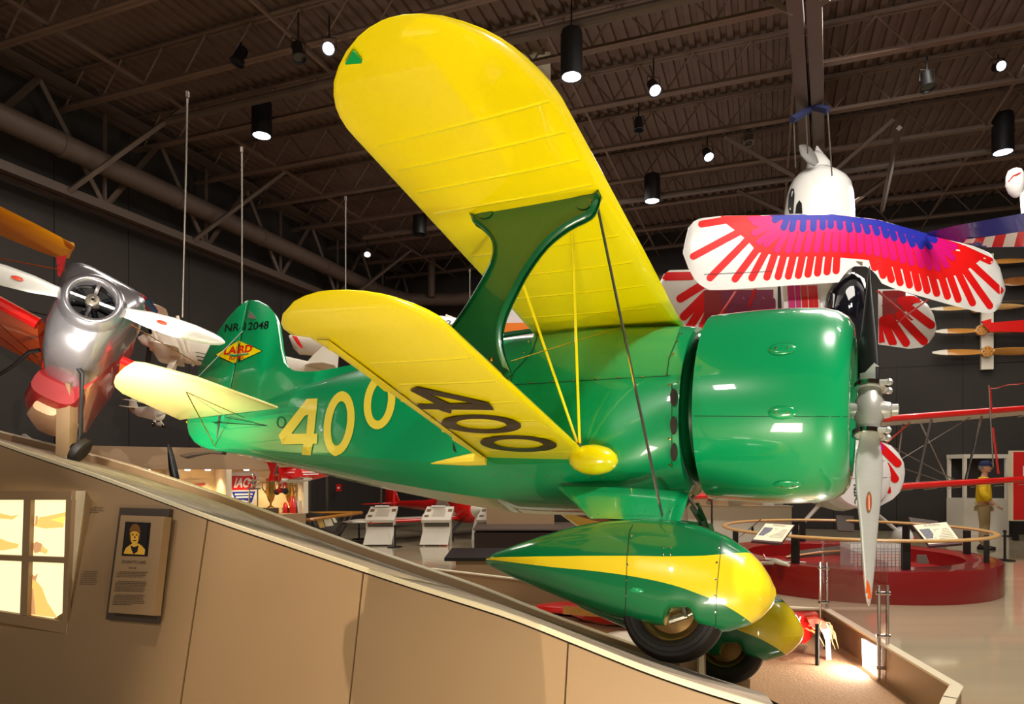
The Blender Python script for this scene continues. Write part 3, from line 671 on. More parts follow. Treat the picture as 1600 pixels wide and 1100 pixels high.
# tan block, dark bench, black counter (centre)
def blockpx(name, label, cat, x0, x1, yb, h, depth, m, parts=None):
    a = grounded(x0, yb); b = V(a.y*(x1-800)/F, a.y, 0); t = thing(name, label, cat, (a+b)/2); L = (b-a).length
    q = MB(); q.box((-L/2, 0, .04), (L/2, depth, h)); q.box((-L/2+.03, .03, 0), (L/2-.03, depth-.03, .04)); q.build('body', m, t, smooth=False); return t, L
t, L = blockpx('exhibit_block', 'tall plain tan exhibit block under the green fuselage', 'plinth', 760, 866, 858, 1.0, .5, TAN); MB().box((-L/2-.01, -.01, 1.03), (L/2+.01, 1.21, 1.05)).build('top_cap', TANL, t, smooth=False)
t, L = blockpx('dark_bench', 'wide dark brown bench box in front of the tan block', 'bench', 741, 905, 869, .44, .5, mat('dark_brown_vinyl', (40, 26, 22), .35))
MB().box((-L/2-.02, -.03, .48), (L/2+.02, 1.62, .51)).build('seat_trim', STEELB, t, smooth=False)
t, L = blockpx('low_counter', 'low tan counter with black top left of the wheel pant tail', 'counter', 712, 960, 906, .28, 1.2, TAN); q = MB(); q.box((-L/2-.16, -.06, .28), (L/2, 1.2, .33)); q.build('counter_top', BLACK, t, smooth=False)
# reception desk behind the ring at left
t, L = blockpx('reception_desk', 'long beige desk with white cards behind the left of the ring rail', 'desk', 1075, 1237, 858, .86, .8, OFFW); MB().box((-L/2-.02, -.03, .86), (L/2+.02, .3, .88)).build('desk_top', TANL, t, smooth=False)
q = MB(); q.box((-L/2, .5, .86), (L/2, .8, 1.25)); q.build('back_panel', TAN, t, smooth=False)
for x, wd, hh, lab in ((1150, .26, .13, 'white card sign at the left of the beige desk'), (1203, .22, .09, 'small white card sign at the right of the beige desk')):
    p = P(x, 0, 13.9); tt = thing('desk_card', lab, 'sign', V(p.x, 13.96, .88), 'white desk cards'); MB().prism([(-wd/2, 0, 0), (wd/2, 0, 0), (wd/2, .05, hh), (-wd/2, .05, hh)], (0, .01, 0)).build('card', WHITE, tt, smooth=False)
p = P(1216, 0, 13.9); tt = thing('leaflet_rack', 'grey leaflet rack standing on the beige desk', 'rack', V(p.x, 14.05, .88)); MB().prism([(-.16, 0, 0), (.16, 0, 0), (.2, .12, .24), (-.12, .12, .24)], (0, .03, 0)).build('rack', mat('grey_rack', (150, 145, 140), .4), tt, smooth=False)
for k in range(3): MB().box((-.14+.1*k, -.005, .04), (-.06+.1*k, .01, .2), Matrix.Rotation(-.4, 4, 'X')).build('leaflet', WHITE, tt, smooth=False)
p = P(1109, 0, 13.9); tt = thing('red_picture_card', 'small white card with a red figure at the left end of the beige desk', 'picture', V(p.x, 13.96, .9)); MB().box((-.05, 0, 0), (.07, .02, .18)).build('card', WHITE, tt, smooth=False); MB().lathe((.01, -.002, .1), (0, -1, 0), [(0, .03), (.004, .03), (.005, .001)], 12).build('red_figure', RED, tt)
# ------------------------------------------------------------------ lit trophy cases at left
a = P(140, 735, 11.6); a.z = 0; b_end = P(478, 735, 14.0); b_end.z = 0
d = (b_end-a).normalized(); L = (b_end-a).length; inn = V(d.y, -d.x, 0)
if inn.dot(EYE-a) < 0: inn = -inn
tc = thing('trophy_case', 'long warm lit trophy display case along the left wall behind the ramp', 'display case', frame(a, d, -inn, V(0, 0, 1)))
MB().box((0, 0, 1.62), (L, .8, 2.02)).build('header', TAN, tc, smooth=False); MB().box((0, 0, 0), (L, .8, .72)).build('base', TAN, tc, smooth=False)
MB().box((0, .75, .72), (L, .8, 1.62)).build('back_panel', WARMLIT, tc, smooth=False)
FR = (0, .36, .60, 1); nb_ = 3
for i in range(nb_+1): MB().box((L*FR[i]-.05, .0, .72), (L*FR[i]+.05, .75, 1.62)).build('divider', TANL, tc, smooth=False)
for i in range(nb_):
    MB().box((L*FR[i]+.05, .0, .72), (L*FR[i+1]-.05, .01, 1.62)).build('glass_pane', CLEAR, tc, smooth=False)
    for k in (.3, .7):
        x = L*(FR[i]+(FR[i+1]-FR[i])*k); MB().lathe((x, .4, 1.6), (0, 0, 1), [(.02, .05), (0, .05), (.005, .001)], 12).build('puck_light', LAMP, tc)
        pp = tc.matrix_world @ V(x, .35, 1.58); spot(pp, pp+V(0, 0, -1), 40, 120, (1, .82, .5), .03, .8)
TI = tc.matrix_world.inverted()
def oncase(x, depth_in): # point at case floor under pixel column x
    r = ray(x, 735); r.z = 0; P0 = a-inn*depth_in; t_ = (P0-V(0,0,0)).dot(inn)/r.dot(inn); p = r*t_; p.z = .72; return p
def trophy(x, din, s, m, label, kind=0):
    t = thing('trophy', label, 'trophy', frame(oncase(x, din), d, -inn, V(0,0,1)))
    MB().box((-.13*s, -.1*s, 0), (.13*s, .1*s, .12*s)).build('base', mat('marble_base', (90, 74, 60), .3), t, smooth=False)
    if kind == 0:
        MB().lathe((0,0,.12*s), (0,0,1), [(0, .08*s), (.02*s, .07*s), (.05*s, .02*s), (.1*s, .02*s), (.16*s, .06*s), (.34*s, .11*s), (.5*s, .085*s), (.58*s, .1*s), (.6*s, .1*s), (.6*s, .001)], 20).build('cup', m, t)
        for s_ in (-1, 1): MB().tube([(s_*.1*s, 0, .62*s), (s_*.16*s, 0, .64*s), (s_*.17*s, 0, .52*s), (s_*.1*s, 0, .42*s)], .012*s, 6).build('handle', m, t)
    else:
        for s_ in (-1, 1): MB().tube([(s_*.08*s, 0, .12*s), (s_*.08*s, 0, .5*s)], .018*s, 8).build('column', m, t)
        MB().box((-.12*s, -.06*s, .5*s), (.12*s, .06*s, .53*s)).build('shelf', m, t, smooth=False)
        MB().lathe((0,0,.53*s), (0,0,1), [(0, .05*s), (.03*s, .02*s), (.07*s, .03*s), (.13*s, .11*s), (.17*s, .12*s), (.17*s, .001)], 16).build('cup', m, t)
        MB().ball((0, 0, .78*s), .035*s).build('figure', m, t)
trophy(423, .35, 1.0, BRASS, 'gold two-handled trophy cup in the lit case'); trophy(396, .35, 1.0, CHROME, 'silver columned trophy left of the gold cup', 1)
trophy(452, .4, .9, BRASS, 'gold trophy partly hidden at the right end of the lit case')
# shield sign
sg = thing('shield_sign', 'red white and blue shield sign with white letters at the back of the lit case', 'sign', frame(oncase(381, .73)+V(0,0,.08), d, -inn, V(0,0,1)))
sh = [(-.27, .72), (.27, .72), (.25, .3), (.18, .12), (0, 0), (-.18, .12), (-.25, .3)]
k_ = 1.02
MB().prism([V(x*k_*1.12, 0, z*k_*1.06-.02) for x, z in sh], (0, .02, 0)).build('white_shield', WHITE, sg, smooth=False)
MB().prism([V(x, -.004, z) for x, z in [(-.25, .69), (.25, .69), (.235, .40), (-.235, .40)]], (0, .003, 0)).build('red_field', RED, sg, smooth=False)
MB().prism([V(x, -.004, z) for x, z in [(-.235, .37), (.235, .37), (.16, .15), (0, .04), (-.16, .15)]], (0, .003, 0)).build('blue_field', BLUE, sg, smooth=False)
def cast_local(yy): return lambda x, z: (V(x, yy, z), V(0, -1, 0))
vs, fs = text2d('IAC', bold=.03); decal('lettering', ([(-.2+.28*x+.05*z, .45+.2*z) for x, z in vs], fs), cast_local(-.006), WHITE, sg, 3, .001)
decal('plane_mark', combine(poly([(.13, .42), (.17, .42), (.21, .68), (.19, .68)]), poly([(.08, .52), (.24, .58), (.24, .61), (.08, .56)])), cast_local(-.006), WHITE, sg, 3, .001)
decal('white_bars', combine(poly([(-.18, .3), (.18, .3), (.17, .33), (-.18, .33)]), poly([(-.16, .24), (.16, .24), (.15, .27), (-.16, .27)]), poly([(-.08, .16), (.05, .13), (.09, .17), (-.04, .2)])), cast_local(-.006), WHITE, sg, 3, .001)
t = thing('framed_drawing', 'small framed colour drawing in the lit case left of the shield', 'picture', frame(oncase(309, .7)+V(0, 0, .38), d, -inn, V(0,0,1)))
MB().box((-.24, 0, 0), (.2, .02, .32)).build('frame', mat('pale_frame', (214, 190, 150)), t, smooth=False)
decal('drawing_print', combine(poly([(-.18, .16), (-.05, .24), (.12, .26), (.15, .22), (0, .16)]), poly([(-.1, .06), (.1, .1), (.06, .14), (-.14, .1)])), cast_local(-.002), mat('red_blue_print', (190, 80, 60), var=.3, scale=20), t, 3, .001)
t = thing('red_bottle_set', 'small red and white objects in the right end of the lit case', 'ornament', oncase(458, .25)); MB().lathe((0,0,0), (0,0,1), [(0, .07), (.2, .07), (.28, .03), (.34, .03), (.34, .001)], 14, cap=True).build('red_bottle', RED, t); MB().lathe((-.16,0,0), (0,0,1), [(0, .05), (.16, .05), (.22, .02), (.22, .001)], 14, cap=True).build('red_bottle', RED, t); MB().lathe((.13,0,0), (0,0,1), [(0, .04), (.26, .04), (.26, .001)], 14, cap=True).build('white_bottle', WHITE, t)
# steel mullions / end of the gallery
for x in (484, 511):
    p = grounded(x, 838); t = thing('steel_upright', 'thin grey steel upright %s the lit case at the right' % ('just beside' if x == 484 else 'farther from'), 'post', p, 'grey uprights by the case'); MB().box((-.025, -.025, 0), (.025, .025, 2.6)).build('post', STEEL, t, smooth=False); MB().box((-.06, -.06, 0), (.06, .06, .02)).build('foot', STEEL, t, smooth=False)
pa = P(529, 762, 19.5); t = thing('fire_alarm', 'small red fire alarm box on the dark back wall', 'alarm', pa); MB().box((-.07, 0, -.1), (.07, .05, .1)).build('box', RED, t, smooth=False); MB().box((-.03, -.01, -.03), (.03, 0, .02)).build('pull_lever', WHITE, t, smooth=False)
# wooden triangular exhibit table
p = grounded(505, 850); t = thing('wood_frame_exhibit', 'triangular varnished wood frame exhibit over a dark reading desk', 'exhibit', p)
TT = t.matrix_world.inverted(); yd = p.y
def TP(x, y, dd=0): return TT @ P(x, y, yd+dd)
for a_, b2, nm in (((474, 802, .4), (566, 801, .2), 'wood_bar'), ((566, 801, .2), (484, 812, -.7), 'wood_bar'), ((484, 812, -.7), (445, 811, -.7), 'wood_bar')): MB().tube([TP(*a_), TP(*b2)], .035, 4).build(nm, WOOD, t, smooth=False)
MB().prism([TP(450, 800, 0), TP(505, 804, 0), TP(500, 811, 0), TP(445, 811, 0)], (0, .6, 0)).build('dark_deck', DBRD, t, smooth=False)
qd = [TP(487, 805, .2), TP(528, 806, .2), TP(538, 825, -.2), TP(525, 838, -.3), TP(492, 826, -.3)]
MB().prism(qd, (0, .05, -.02)).build('reading_desk', mat('dark_grey_desk', (80, 72, 64)), t, smooth=False)
for qd2 in ([(495, 813), (503, 811), (508, 824), (500, 825)], [(505, 810), (517, 810), (521, 821), (509, 823)], [(519, 809), (523, 809), (527, 816), (522, 817)]): MB().prism([TP(x, y, -.36) for x, y in qd2], (0, .01, 0)).build('paper_sheet', PAPER if qd2[0][0] > 500 else mat('amber_sheet', (214, 176, 96)), t, smooth=False)
for a_, b2 in (((550, 805, .1), (530, 838, .1)), ((540, 806, .1), (534, 820, .1))): MB().tube([TP(*a_), TP(*b2)], .02, 5).build('strut', STEEL, t)
for xx in (492, 527): c_ = P(xx, 828, yd); MB().box((c_.x-p.x-.03, -.03, 0), (c_.x-p.x+.03, .03, .4)).build('leg', BLACK, t, smooth=False)
# bent wood stand for the red model
t = thing('bent_wood_stand', 'bent golden wood stand holding up the red model biplane', 'stand', P(462, 806, yd-.3)); TT = t.matrix_world.inverted()
MB().tube([TT @ P(x, y, yd-.3) for x, y in ((448, 806), (465, 797), (478, 781), (471, 770), (462, 757))], [.05, .05, .055, .045, .03], 4, flat=.5).build('bent_arm', WOOD, t, smooth=False)
MB().box((-.25, -.2, -.12), (.1, .2, 0)).build('base_block', BLACK, t, smooth=False)
# black propeller blade standing by the ramp
t = thing('black_propeller_blade', 'single black propeller blade standing upright behind the ramp', 'propeller blade', P(272, 764, 8.2)); TT = t.matrix_world.inverted()
MB().rings([[TT @ (P(xc, y, 8.2)+V(math.cos(u_)*wd, math.sin(u_)*.035, 0)) for u_ in (2*PI*k/12 for k in range(12))] for xc, y, wd in ((273, 764, .05), (273, 745, .055), (270, 730, .05), (267, 712, .035), (265, 700, .02), (264, 694, .006))]).build('blade', BLACK, t)
MB().lathe((0, 0, -.12), (0, 0, 1), [(0, .09), (.1, .08), (.16, .05)], 14, cap=True).build('blade_root', DBRD, t)
t = thing('blue_white_card', 'small blue and white card standing behind the far left of the ramp', 'sign', P(46, 694, 8.6)); TT = t.matrix_world.inverted()
MB().prism([TT @ P(x, y, 8.6) for x, y in ((34, 678), (38, 678), (58, 692), (58, 700), (36, 694))], (0, .02, 0)).build('card', WHITE, t, smooth=False); MB().prism([TT @ P(x, y, 8.595) for x, y in ((37, 681), (52, 691), (52, 693), (38, 690))], (0, -.004, 0)).build('blue_print', BLUE, t, smooth=False)
# glass case, red sign at right
p = grounded(1540, 836); t = thing('tall_glass_case', 'tall white-framed glass case behind the figure in yellow', 'display case', p)
wd = .52
for x in (-wd, wd):
    for y in (0, .6): MB().box((x-.035, y-.035, 0), (x+.035, y+.035, 1.95)).build('frame_post', OFFW, t, smooth=False)
MB().box((-wd-.04, -.04, 1.9), (wd+.04, .64, 2.0)).build('top_frame', OFFW, t, smooth=False); MB().box((-wd-.04, -.04, 0), (wd+.04, .64, .9)).build('base_cabinet', OFFW, t, smooth=False)
MB().box((-wd, -.005, .9), (wd, .005, 1.9)).build('glass_pane', CLEAR, t, smooth=False)
p = P(1600, 757, 15.5); t = thing('red_sign_board', 'tall red sign board with a white border at the far right edge', 'sign', V(p.x, p.y, 0)); 
MB().box((-.27, 0, .45), (1.0, .12, 2.05)).build('board', TANL, t, smooth=False); MB().box((-.245, -.01, .48), (.98, 0, 2.02)).build('red_face', RED, t, smooth=False); MB().box((-.2, .02, 0), (-.1, .1, .45)).build('leg', BLACK, t, smooth=False); MB().box((.8, .02, 0), (.9, .1, .45)).build('leg', BLACK, t, smooth=False)
MB().box((-.03, -.016, 1.35), (.2, -.01, 1.7)).build('white_letter_edge', WHITE, t, smooth=False)
# ------------------------------------------------------------------ the green and yellow racer
n = V(.8743, -.4847, -.026).normalized(); p = V(.450, .829, -.333); p = (p-n*p.dot(n)).normalized(); u = n.cross(p)
RO = EYE+ray(1358, 641)*4.05
racer = thing('racing_biplane', 'green and yellow racing biplane number 400 banked on the tan ramp', 'airplane', frame(RO, n, p, u))
RM = racer.matrix_world.copy(); RIV = RM.inverted()
def Hh(x, y, ax, c):
    r = RIV.to_3x3() @ ray(x, y); o = RIV @ EYE; t = (c-o[ax])/r[ax]; return o+r*t
def castR(*objs):
    ts = [bvh(o) for o in objs]; o = RIV @ EYE; R = RIV.to_3x3()
    def c(x, y):
        d = (R @ ray(x, y)).normalized(); best = None
        for t in ts:
            h = t.ray_cast(o, d)
            if h[0] is not None and (best is None or h[3] < best[3]): best = h
        if best is None: return None
        nn = best[1]; return best[0], (-nn if nn.dot(d) > 0 else nn)
    return c
# fuselage: x, half width, top z, chine z, bottom z, roundness
ST = [(-5.68, .035, .08, -.31, -.335, 0), (-5.3, .09, .16, -.335, -.365, 0), (-4.9, .15, .27, -.37, -.42, 0), (-4.4, .22, .37, -.41, -.485, 0), (-3.9, .29, .46, -.455, -.555, 0), (-3.4, .35, .54, -.49, -.615, 0),
      (-3.0, .39, .585, -.515, -.66, 0), (-2.7, .41, .61, -.54, -.69, .05), (-2.4, .43, .62, -.55, -.715, .1), (-2.1, .45, .62, -.56, -.72, .2), (-1.7, .48, .63, -.56, -.71, .4), (-1.35, .50, .61, -.56, -.68, .75), (-1.1, .51, .59, -.5, -.59, 1), (-1.0, .51, .57, -.48, -.56, 1)]
def fsec(st):
    x, w_, zt, zc, zb, rd = st; P_ = []
    m = zt-min(.5, (zt-zb)*.42); angs = [PI/2*i/8 for i in range(9)]
    for a_ in angs: P_.append((w_*math.sin(a_)**.9, m+(zt-m)*math.cos(a_)))
    for k in (1, 2, 3): P_.append((w_*(1-.03*k/3), m+(zc-m)*k/3))
    for k in (1, 2, 3): P_.append((w_*(.97-(.97-.42)*k/3), zc+(zb-zc)*(k/3)**.8))
    P_.append((0, zb))
    cz_ = .03; N_ = len(P_)
    out = []
    for i, (a_, b_) in enumerate(P_):
        t_ = PI*i/(N_-1); cx, cz2 = w_*math.sin(t_), cz_+(zt-cz_ if t_ < PI/2 else cz_-zb)*math.cos(t_)
        out.append((a_*(1-rd)+cx*rd, b_*(1-rd)+cz2*rd))
    full = [V(x, -a_, b_) for a_, b_ in out]+[V(x, a_, b_) for a_, b_ in out[-2:0:-1]]
    return full
cols = list(zip(*ST)); ST2 = []
xs = [s_[0] for s_ in ST]
cv = [catmull([V(ST[i][0], ST[i][k], ST[i][k2]) for i in range(len(ST))], 3) for k, k2 in ((1, 2), (3, 4))]
for i in range(len(cv[0])): ST2.append((cv[0][i].x, cv[0][i].y, cv[0][i].z, cv[1][i].y, cv[1][i].z, interp(cv[0][i].x, [(s_[0], s_[5]) for s_ in ST])))
fus = MB().rings([fsec(s_) for s_ in ST2]).build('fuselage', GREEN, racer, angle=28)
# firewall ring and exhaust collector behind the cowl
MB().lathe((-.99, 0, .02), (1, 0, 0), [(0, .50), (.02, .47), (.02, .40), (.14, .36), (.3, .30), (.3, .001)], 48).build('firewall_cone', DGREEN, racer)
# headrest fairing behind the upper wing with dark coaming tube
MB().tube([V(-3.3, -.10, .55), V(-2.9, -.12, .60), V(-2.6, -.13, .63), V(-2.25, -.14, .645)], [.015, .02, .022, .02], 8).build('cockpit_coaming', DGREEN, racer)
# wings
def airfoil(c, t, flat=1):
    pts = []
    for i in range(15):
        s_ = .5-.5*math.cos(PI*i/14); y = 5*t*c*(.2969*math.sqrt(s_)-.126*s_-.3516*s_**2+.2843*s_**3-.1036*s_**4); pts.append((s_*c, y*1.55+.006*c))
    bot = []
    for i in range(13, 0, -1):
        s_ = .5-.5*math.cos(PI*i/14); y = 5*t*c*(.2969*math.sqrt(s_)-.126*s_-.3516*s_**2+.2843*s_**3-.1036*s_**4); bot.append((s_*c, -y*.28*(1 if s_ > .1 else 1.3)))
    return pts+bot
def wing(name, sts, zf, s_, m, tk=.1):
    R_ = []
    for y, le, te in sts:
        c = le-te; tt = tk*min(1, c/abs(sts[0][1]-sts[0][2])+.0)
        R_.append([V(le-a_, s_*y, zf(y)+b_+(sts[0][1]-sts[0][2]-c)*.012) for a_, b_ in airfoil(c, tt)])
    return MB().rings(R_).build(name, m, racer, angle=50)
UW = [(.0, -1.12, -2.25), (.25, -1.134, -2.245), (1.0, -1.15, -2.262), (1.9, -1.178, -2.30), (2.14, -1.187, -2.31), (2.22, -1.20, -2.314), (2.29, -1.222, -2.314), (2.36, -1.248, -2.30), (2.42, -1.275, -2.275), (2.48, -1.31, -2.235), (2.54, -1.357, -2.18), (2.60, -1.422, -2.098), (2.65, -1.49, -2.01), (2.69, -1.575, -1.912), (2.71, -1.65, -1.83), (2.718, -1.72, -1.76)]
LW = [(.33, -1.54, -2.39), (1.0, -1.548, -2.375), (1.9, -1.57, -2.372), (2.08, -1.576, -2.39), (2.12, -1.58, -2.476), (2.17, -1.60, -2.474), (2.22, -1.628, -2.44), (2.29, -1.68, -2.357), (2.33, -1.722, -2.28), (2.37, -1.79, -2.205), (2.395, -1.865, -2.12), (2.409, -1.96, -2.03)]
uws = {}; lws = {}
for s_ in (-1, 1):
    uws[s_] = wing('upper_wing', UW, lambda y: .565, s_, YELLOW, .095); lws[s_] = wing('lower_wing', LW, lambda y: -.49, s_, YELLOW, .085)
cu = castR(uws[-1]); cl_ = castR(lws[-1]); cfz = castR(fus)
TAPE = YELLOW
for y in [-.45, -.7, -.95, -1.2, -1.62, -1.8, -1.98, -2.16]:
    tb = bvh(uws[-1]); q = MB(); pts = []
    for i in range(16):
        x = -1.24-.98*i/15; h = tb.ray_cast(V(x, y, -1), V(0, 0, 1))
        if h[0] is not None: pts.append(h[0])
    q.rings([[p_+V(0, dy, dz) for p_ in pts] for dy, dz in ((-.012, .0005), (-.010, -.0008), (-.003, -.0010), (0, -.0032), (.003, -.0010), (.010, -.0008), (.012, .0005))], closed=False); q.build('rib_tape', TAPE, uws[-1])
for y in [-.55, -.8, -1.05, -1.3, -1.55, -1.8]:
    tb = bvh(lws[-1]); q = MB(); pts = []
    for i in range(12):
        x = -1.62-.6*i/11; h = tb.ray_cast(V(x, y, -1.6), V(0, 0, 1))
        if h[0] is not None: pts.append(h[0])
    q.rings([[p_+V(0, dy, dz) for p_ in pts] for dy, dz in ((-.012, .0005), (-.010, -.0008), (0, -.0025), (.010, -.0008), (.012, .0005))], closed=False); q.build('rib_tape', TAPE, lws[-1])
def px5(L): return [(420+x/2.963, 440+y/2.963) for x, y in L]
# aileron and its gap line
decal('aileron', poly([(483, 528), (514, 529), (787, 734), (770, 735), (639, 641)]), cl_, YELLOW, lws[-1], 16, .009, .006, )
decal('hinge_line', combine(poly([(513.5, 528), (515, 528), (790, 734.5), (787.5, 734.5)]), poly([(480, 526.5), (514, 527.5), (514, 528.6), (480, 527.6)])), cl_, BLACK, lws[-1], 16, .0105)
num4 = combine(poly(px5([(655,495),(690,480),(1022,554),(965,558),(742,512)])), poly(px5([(655,495),(742,512),(845,560),(783,562)])), poly(px5([(683,562),(1022,554),(1047,586),(705,582)])), poly(px5([(783,582),(850,586),(845,603),(808,592)])))
def rg5(cx, cy, rx, ry, rx2, ry2, rot=0): v_, f_ = ring2(cx, cy, rx, ry, rx2, ry2, rot); return px5(v_), f_
decal('wing_number', num4, cl_, NUMBLK, lws[-1], 14, .0125)
decal('wing_number', rg5(986, 653, 185, 41, 118, 26, .04), cl_, NUMBLK, lws[-1], 14, .0125); decal('wing_number', rg5(1158, 744, 178, 36, 115, 23, .04), cl_, NUMBLK, lws[-1], 14, .0125)
decal('tip_light', poly([(541, 95), (553, 76), (556, 76), (568, 91), (567, 94), (543, 96)]), cu, mat('green_lens', (0, 170, 90), .1, coat=1), uws[-1], 12, .012, .008)
# wing root bulb and trailing fillet
for s_ in (-1, 1):
    MB().ball((-1.51, s_*.44, -.505), .1, 16, (1.65, 1.1, .95)).build('root_fairing', YELLOW, racer)
    MB().tube([V(-2.3, s_*.40, -.50), V(-2.45, s_*.40, -.51), V(-2.78, s_*.38, -.535)], [.05, .045, .006], 10).build('root_fillet', PALEY, racer)
# fuselage numbers
decal('side_number', combine(poly(px5([(178,545),(228,542),(224,600),(170,622),(105,708),(65,755),(48,712)])), poly(px5([(186,600),(224,590),(212,705),(176,705)])), poly(px5([(65,755),(75,706),(228,705),(226,752)])), poly(px5([(163,750),(207,750),(196,803),(155,800)]))), cfz, PALEY, fus, 12, .006)
decal('side_number', rg5(328, 658, 150, 70, 104, 36, -PI/2+.13), cfz, PALEY, fus, 12, .006)
decal('side_number', rg5(515, 558, 128, 72, 88, 38, -PI/2+.13), cfz, PALEY, fus, 12, .006)
# seams
def strip_px(pts, w_):
    a_, b_ = [], []
    for i, q_ in enumerate(pts):
        q0 = pts[max(0, i-1)]; q1 = pts[min(len(pts)-1, i+1)]; dx, dy = q1[0]-q0[0], q1[1]-q0[1]; L_ = math.hypot(dx, dy) or 1
        a_.append((q_[0]-dy/L_*w_/2, q_[1]+dx/L_*w_/2)); b_.append((q_[0]+dy/L_*w_/2, q_[1]-dx/L_*w_/2))
    m_ = len(pts); return a_+b_, [(i, i+1, m_+i+1, m_+i) for i in range(m_-1)]
SEAM = mat('seam_shadow_green', (0, 62, 34), .6)
decal('panel_seam', combine(strip_px([(797, 602), (900, 596), (1048, 588)], 1.1), strip_px([(1042, 588), (1046, 560), (1062, 521)], 1.2), strip_px([(1050, 600), (1050, 730)], 1.2), strip_px([(840, 523), (833, 548), (818, 566), (803, 582), (797, 602)], 1.2)), cfz, SEAM, fus, 14, .006)
def studs(name, pxs, cast, m, parent, r=.006):
    q = MB()
    for x, y in pxs:
        h = cast(x, y)
        if h: q.lathe(h[0], h[1], [(-.002, r), (r*.35, r*.8), (r*.5, .0005)], 8)
    return tag(q.build(name, m, parent), kind='stuff')
studs('screw', [(830, 597), (863, 596), (896, 595), (931, 592), (967, 590), (1004, 589), (1042, 586), (1046, 557), (1052, 553), (1058, 534), (1064, 522), (1046, 601), (1046, 686), (1047, 726), (826, 534), (818, 550), (808, 566), (1071, 588)], cfz, BRASS, fus, .009)
for y in (622, 665, 706): decal('exhaust_port', poly(ellipse(1053.5, y, 5.5, 13.5)), cfz, mat('sooty_port', (50, 38, 34), .8, var=.3, scale=40), fus, 8, .01, .008)
# lower skirt seam and louvre studs
studs('screw', [(810+22*i, 744+.2*i) for i in range(11)]+[(770, 742), (790, 757)], cfz, BRASS, fus, .006)
# interplane struts
for s_ in (-1, 1):
    pp = [(733, 325), (933, 303), (932, 312), (920, 333), (886, 351), (852, 378), (822, 418), (802, 455), (786, 490), (780, 520), (783, 548), (794, 578)]
    L_ = [Hh(x, y, 1, -1.578) for x, y in pp]; L_ = [V(q_.x, 0, q_.z) for q_ in L_]
    L_ += [V(-1.56, 0, -.47), V(-2.16, 0, -.47)]+[V(q_.x, 0, q_.z) for q_ in (Hh(x, y, 1, -1.578) for x, y in [(690, 524), (722, 480), (752, 430), (764, 404), (767, 385), (763, 368), (748, 352), (736, 344)])]
    L_[0].z = L_[1].z = .575
    c_ = sum(L_, V(0,0,0))/len(L_); R_ = []
    Ls = L_[:1]+catmull(L_[1:12], 3)+L_[12:14]+catmull(L_[14:]+[L_[0]], 3)[:-1]
    N_ = len(Ls)
    for off_, ins in ((-.012, .0), (-.026, .006), (-.034, .02), (.034, .02), (.026, .006), (.012, .0)):
        ring_ = []
        for i in range(N_):
            t_ = (Ls[(i+1) % N_]-Ls[i-1]); nn_ = V(t_.z, 0, -t_.x).normalized()
            if nn_.dot(Ls[i]-c_) < 0 and (i < 3): nn_ = -nn_
            q_ = Ls[i]-nn_*ins*(0 if Ls[i].z > .53 or Ls[i].z < -.44 else 1)
            ring_.append(V(q_.x, s_*(1.545+.0*q_.z)+off_, q_.z))
        R_.append(ring_)
    area2 = sum(Ls[i].x*Ls[(i+1) % N_].z-Ls[(i+1) % N_].x*Ls[i].z for i in range(N_))
    if area2 < 0:   # normals point inwards: flip the inset
        R_ = []
        for off_, ins in ((-.012, .0), (-.026, .006), (-.034, .02), (.034, .02), (.026, .006), (.012, .0)):
            ring_ = []
            for i in range(N_):
                t_ = (Ls[(i+1) % N_]-Ls[i-1]); nn_ = V(-t_.z, 0, t_.x).normalized(); q_ = Ls[i]-nn_*ins*(0 if Ls[i].z > .53 or Ls[i].z < -.44 else 1)
                ring_.append(V(q_.x, s_*1.545+off_, q_.z))
            R_.append(ring_)
    st = MB().rings(R_).build('wing_strut', DGREEN, racer, angle=50)
    if s_ == -1:
        cs = castR(st); decal('fitting_plate', poly(ellipse(757, 331, 13, 11)), cs, DGREEN, st, 10, .004, .003); decal('fitting_plate', poly(ellipse(911, 318, 13, 10)), cs, DGREEN, st, 10, .004, .003)
        studs('bolt', [(756, 328), (750, 336), (757, 340), (763, 337), (912, 310), (904, 318), (909, 323), (915, 320), (922, 314)], cs, BRASS, st, .008); studs('bolt', [(768, 562)], cs, BRASS, st, .016)
# rigging wires
def wire(a_, b_, r=.006, m=STEEL, name='rigging_wire'): return MB().tube([a_, b_], r, 6).build(name, m, racer)
for s_ in (-1, 1):
    Y = lambda q_: V(q_[0], q_[1]*-s_, q_[2])
    wire(Y((-1.276, -1.46, .57)), Y((-.96, -.66, -.9)), .0085, CHROME)
    wire(Y((-1.447, -1.40, .57)), Y((-1.59, -.5, -.43)), .009, YELLOW); wire(Y((-1.85, -1.5, .57)), Y((-1.60, -.5, -.43)), .009, YELLOW)
    wire(Y((-1.62, -1.44, -.33)), Y((-1.5, -.3, .52)), .003, BRASS)
    for z_ in (0,): MB().lathe(Y((-1.595, -.5, -.42)), (0, 0, 1), [(-.02, .02), (.02, .016), (.05, .01)], 8, cap=True).build('wire_fork', STEEL, racer)
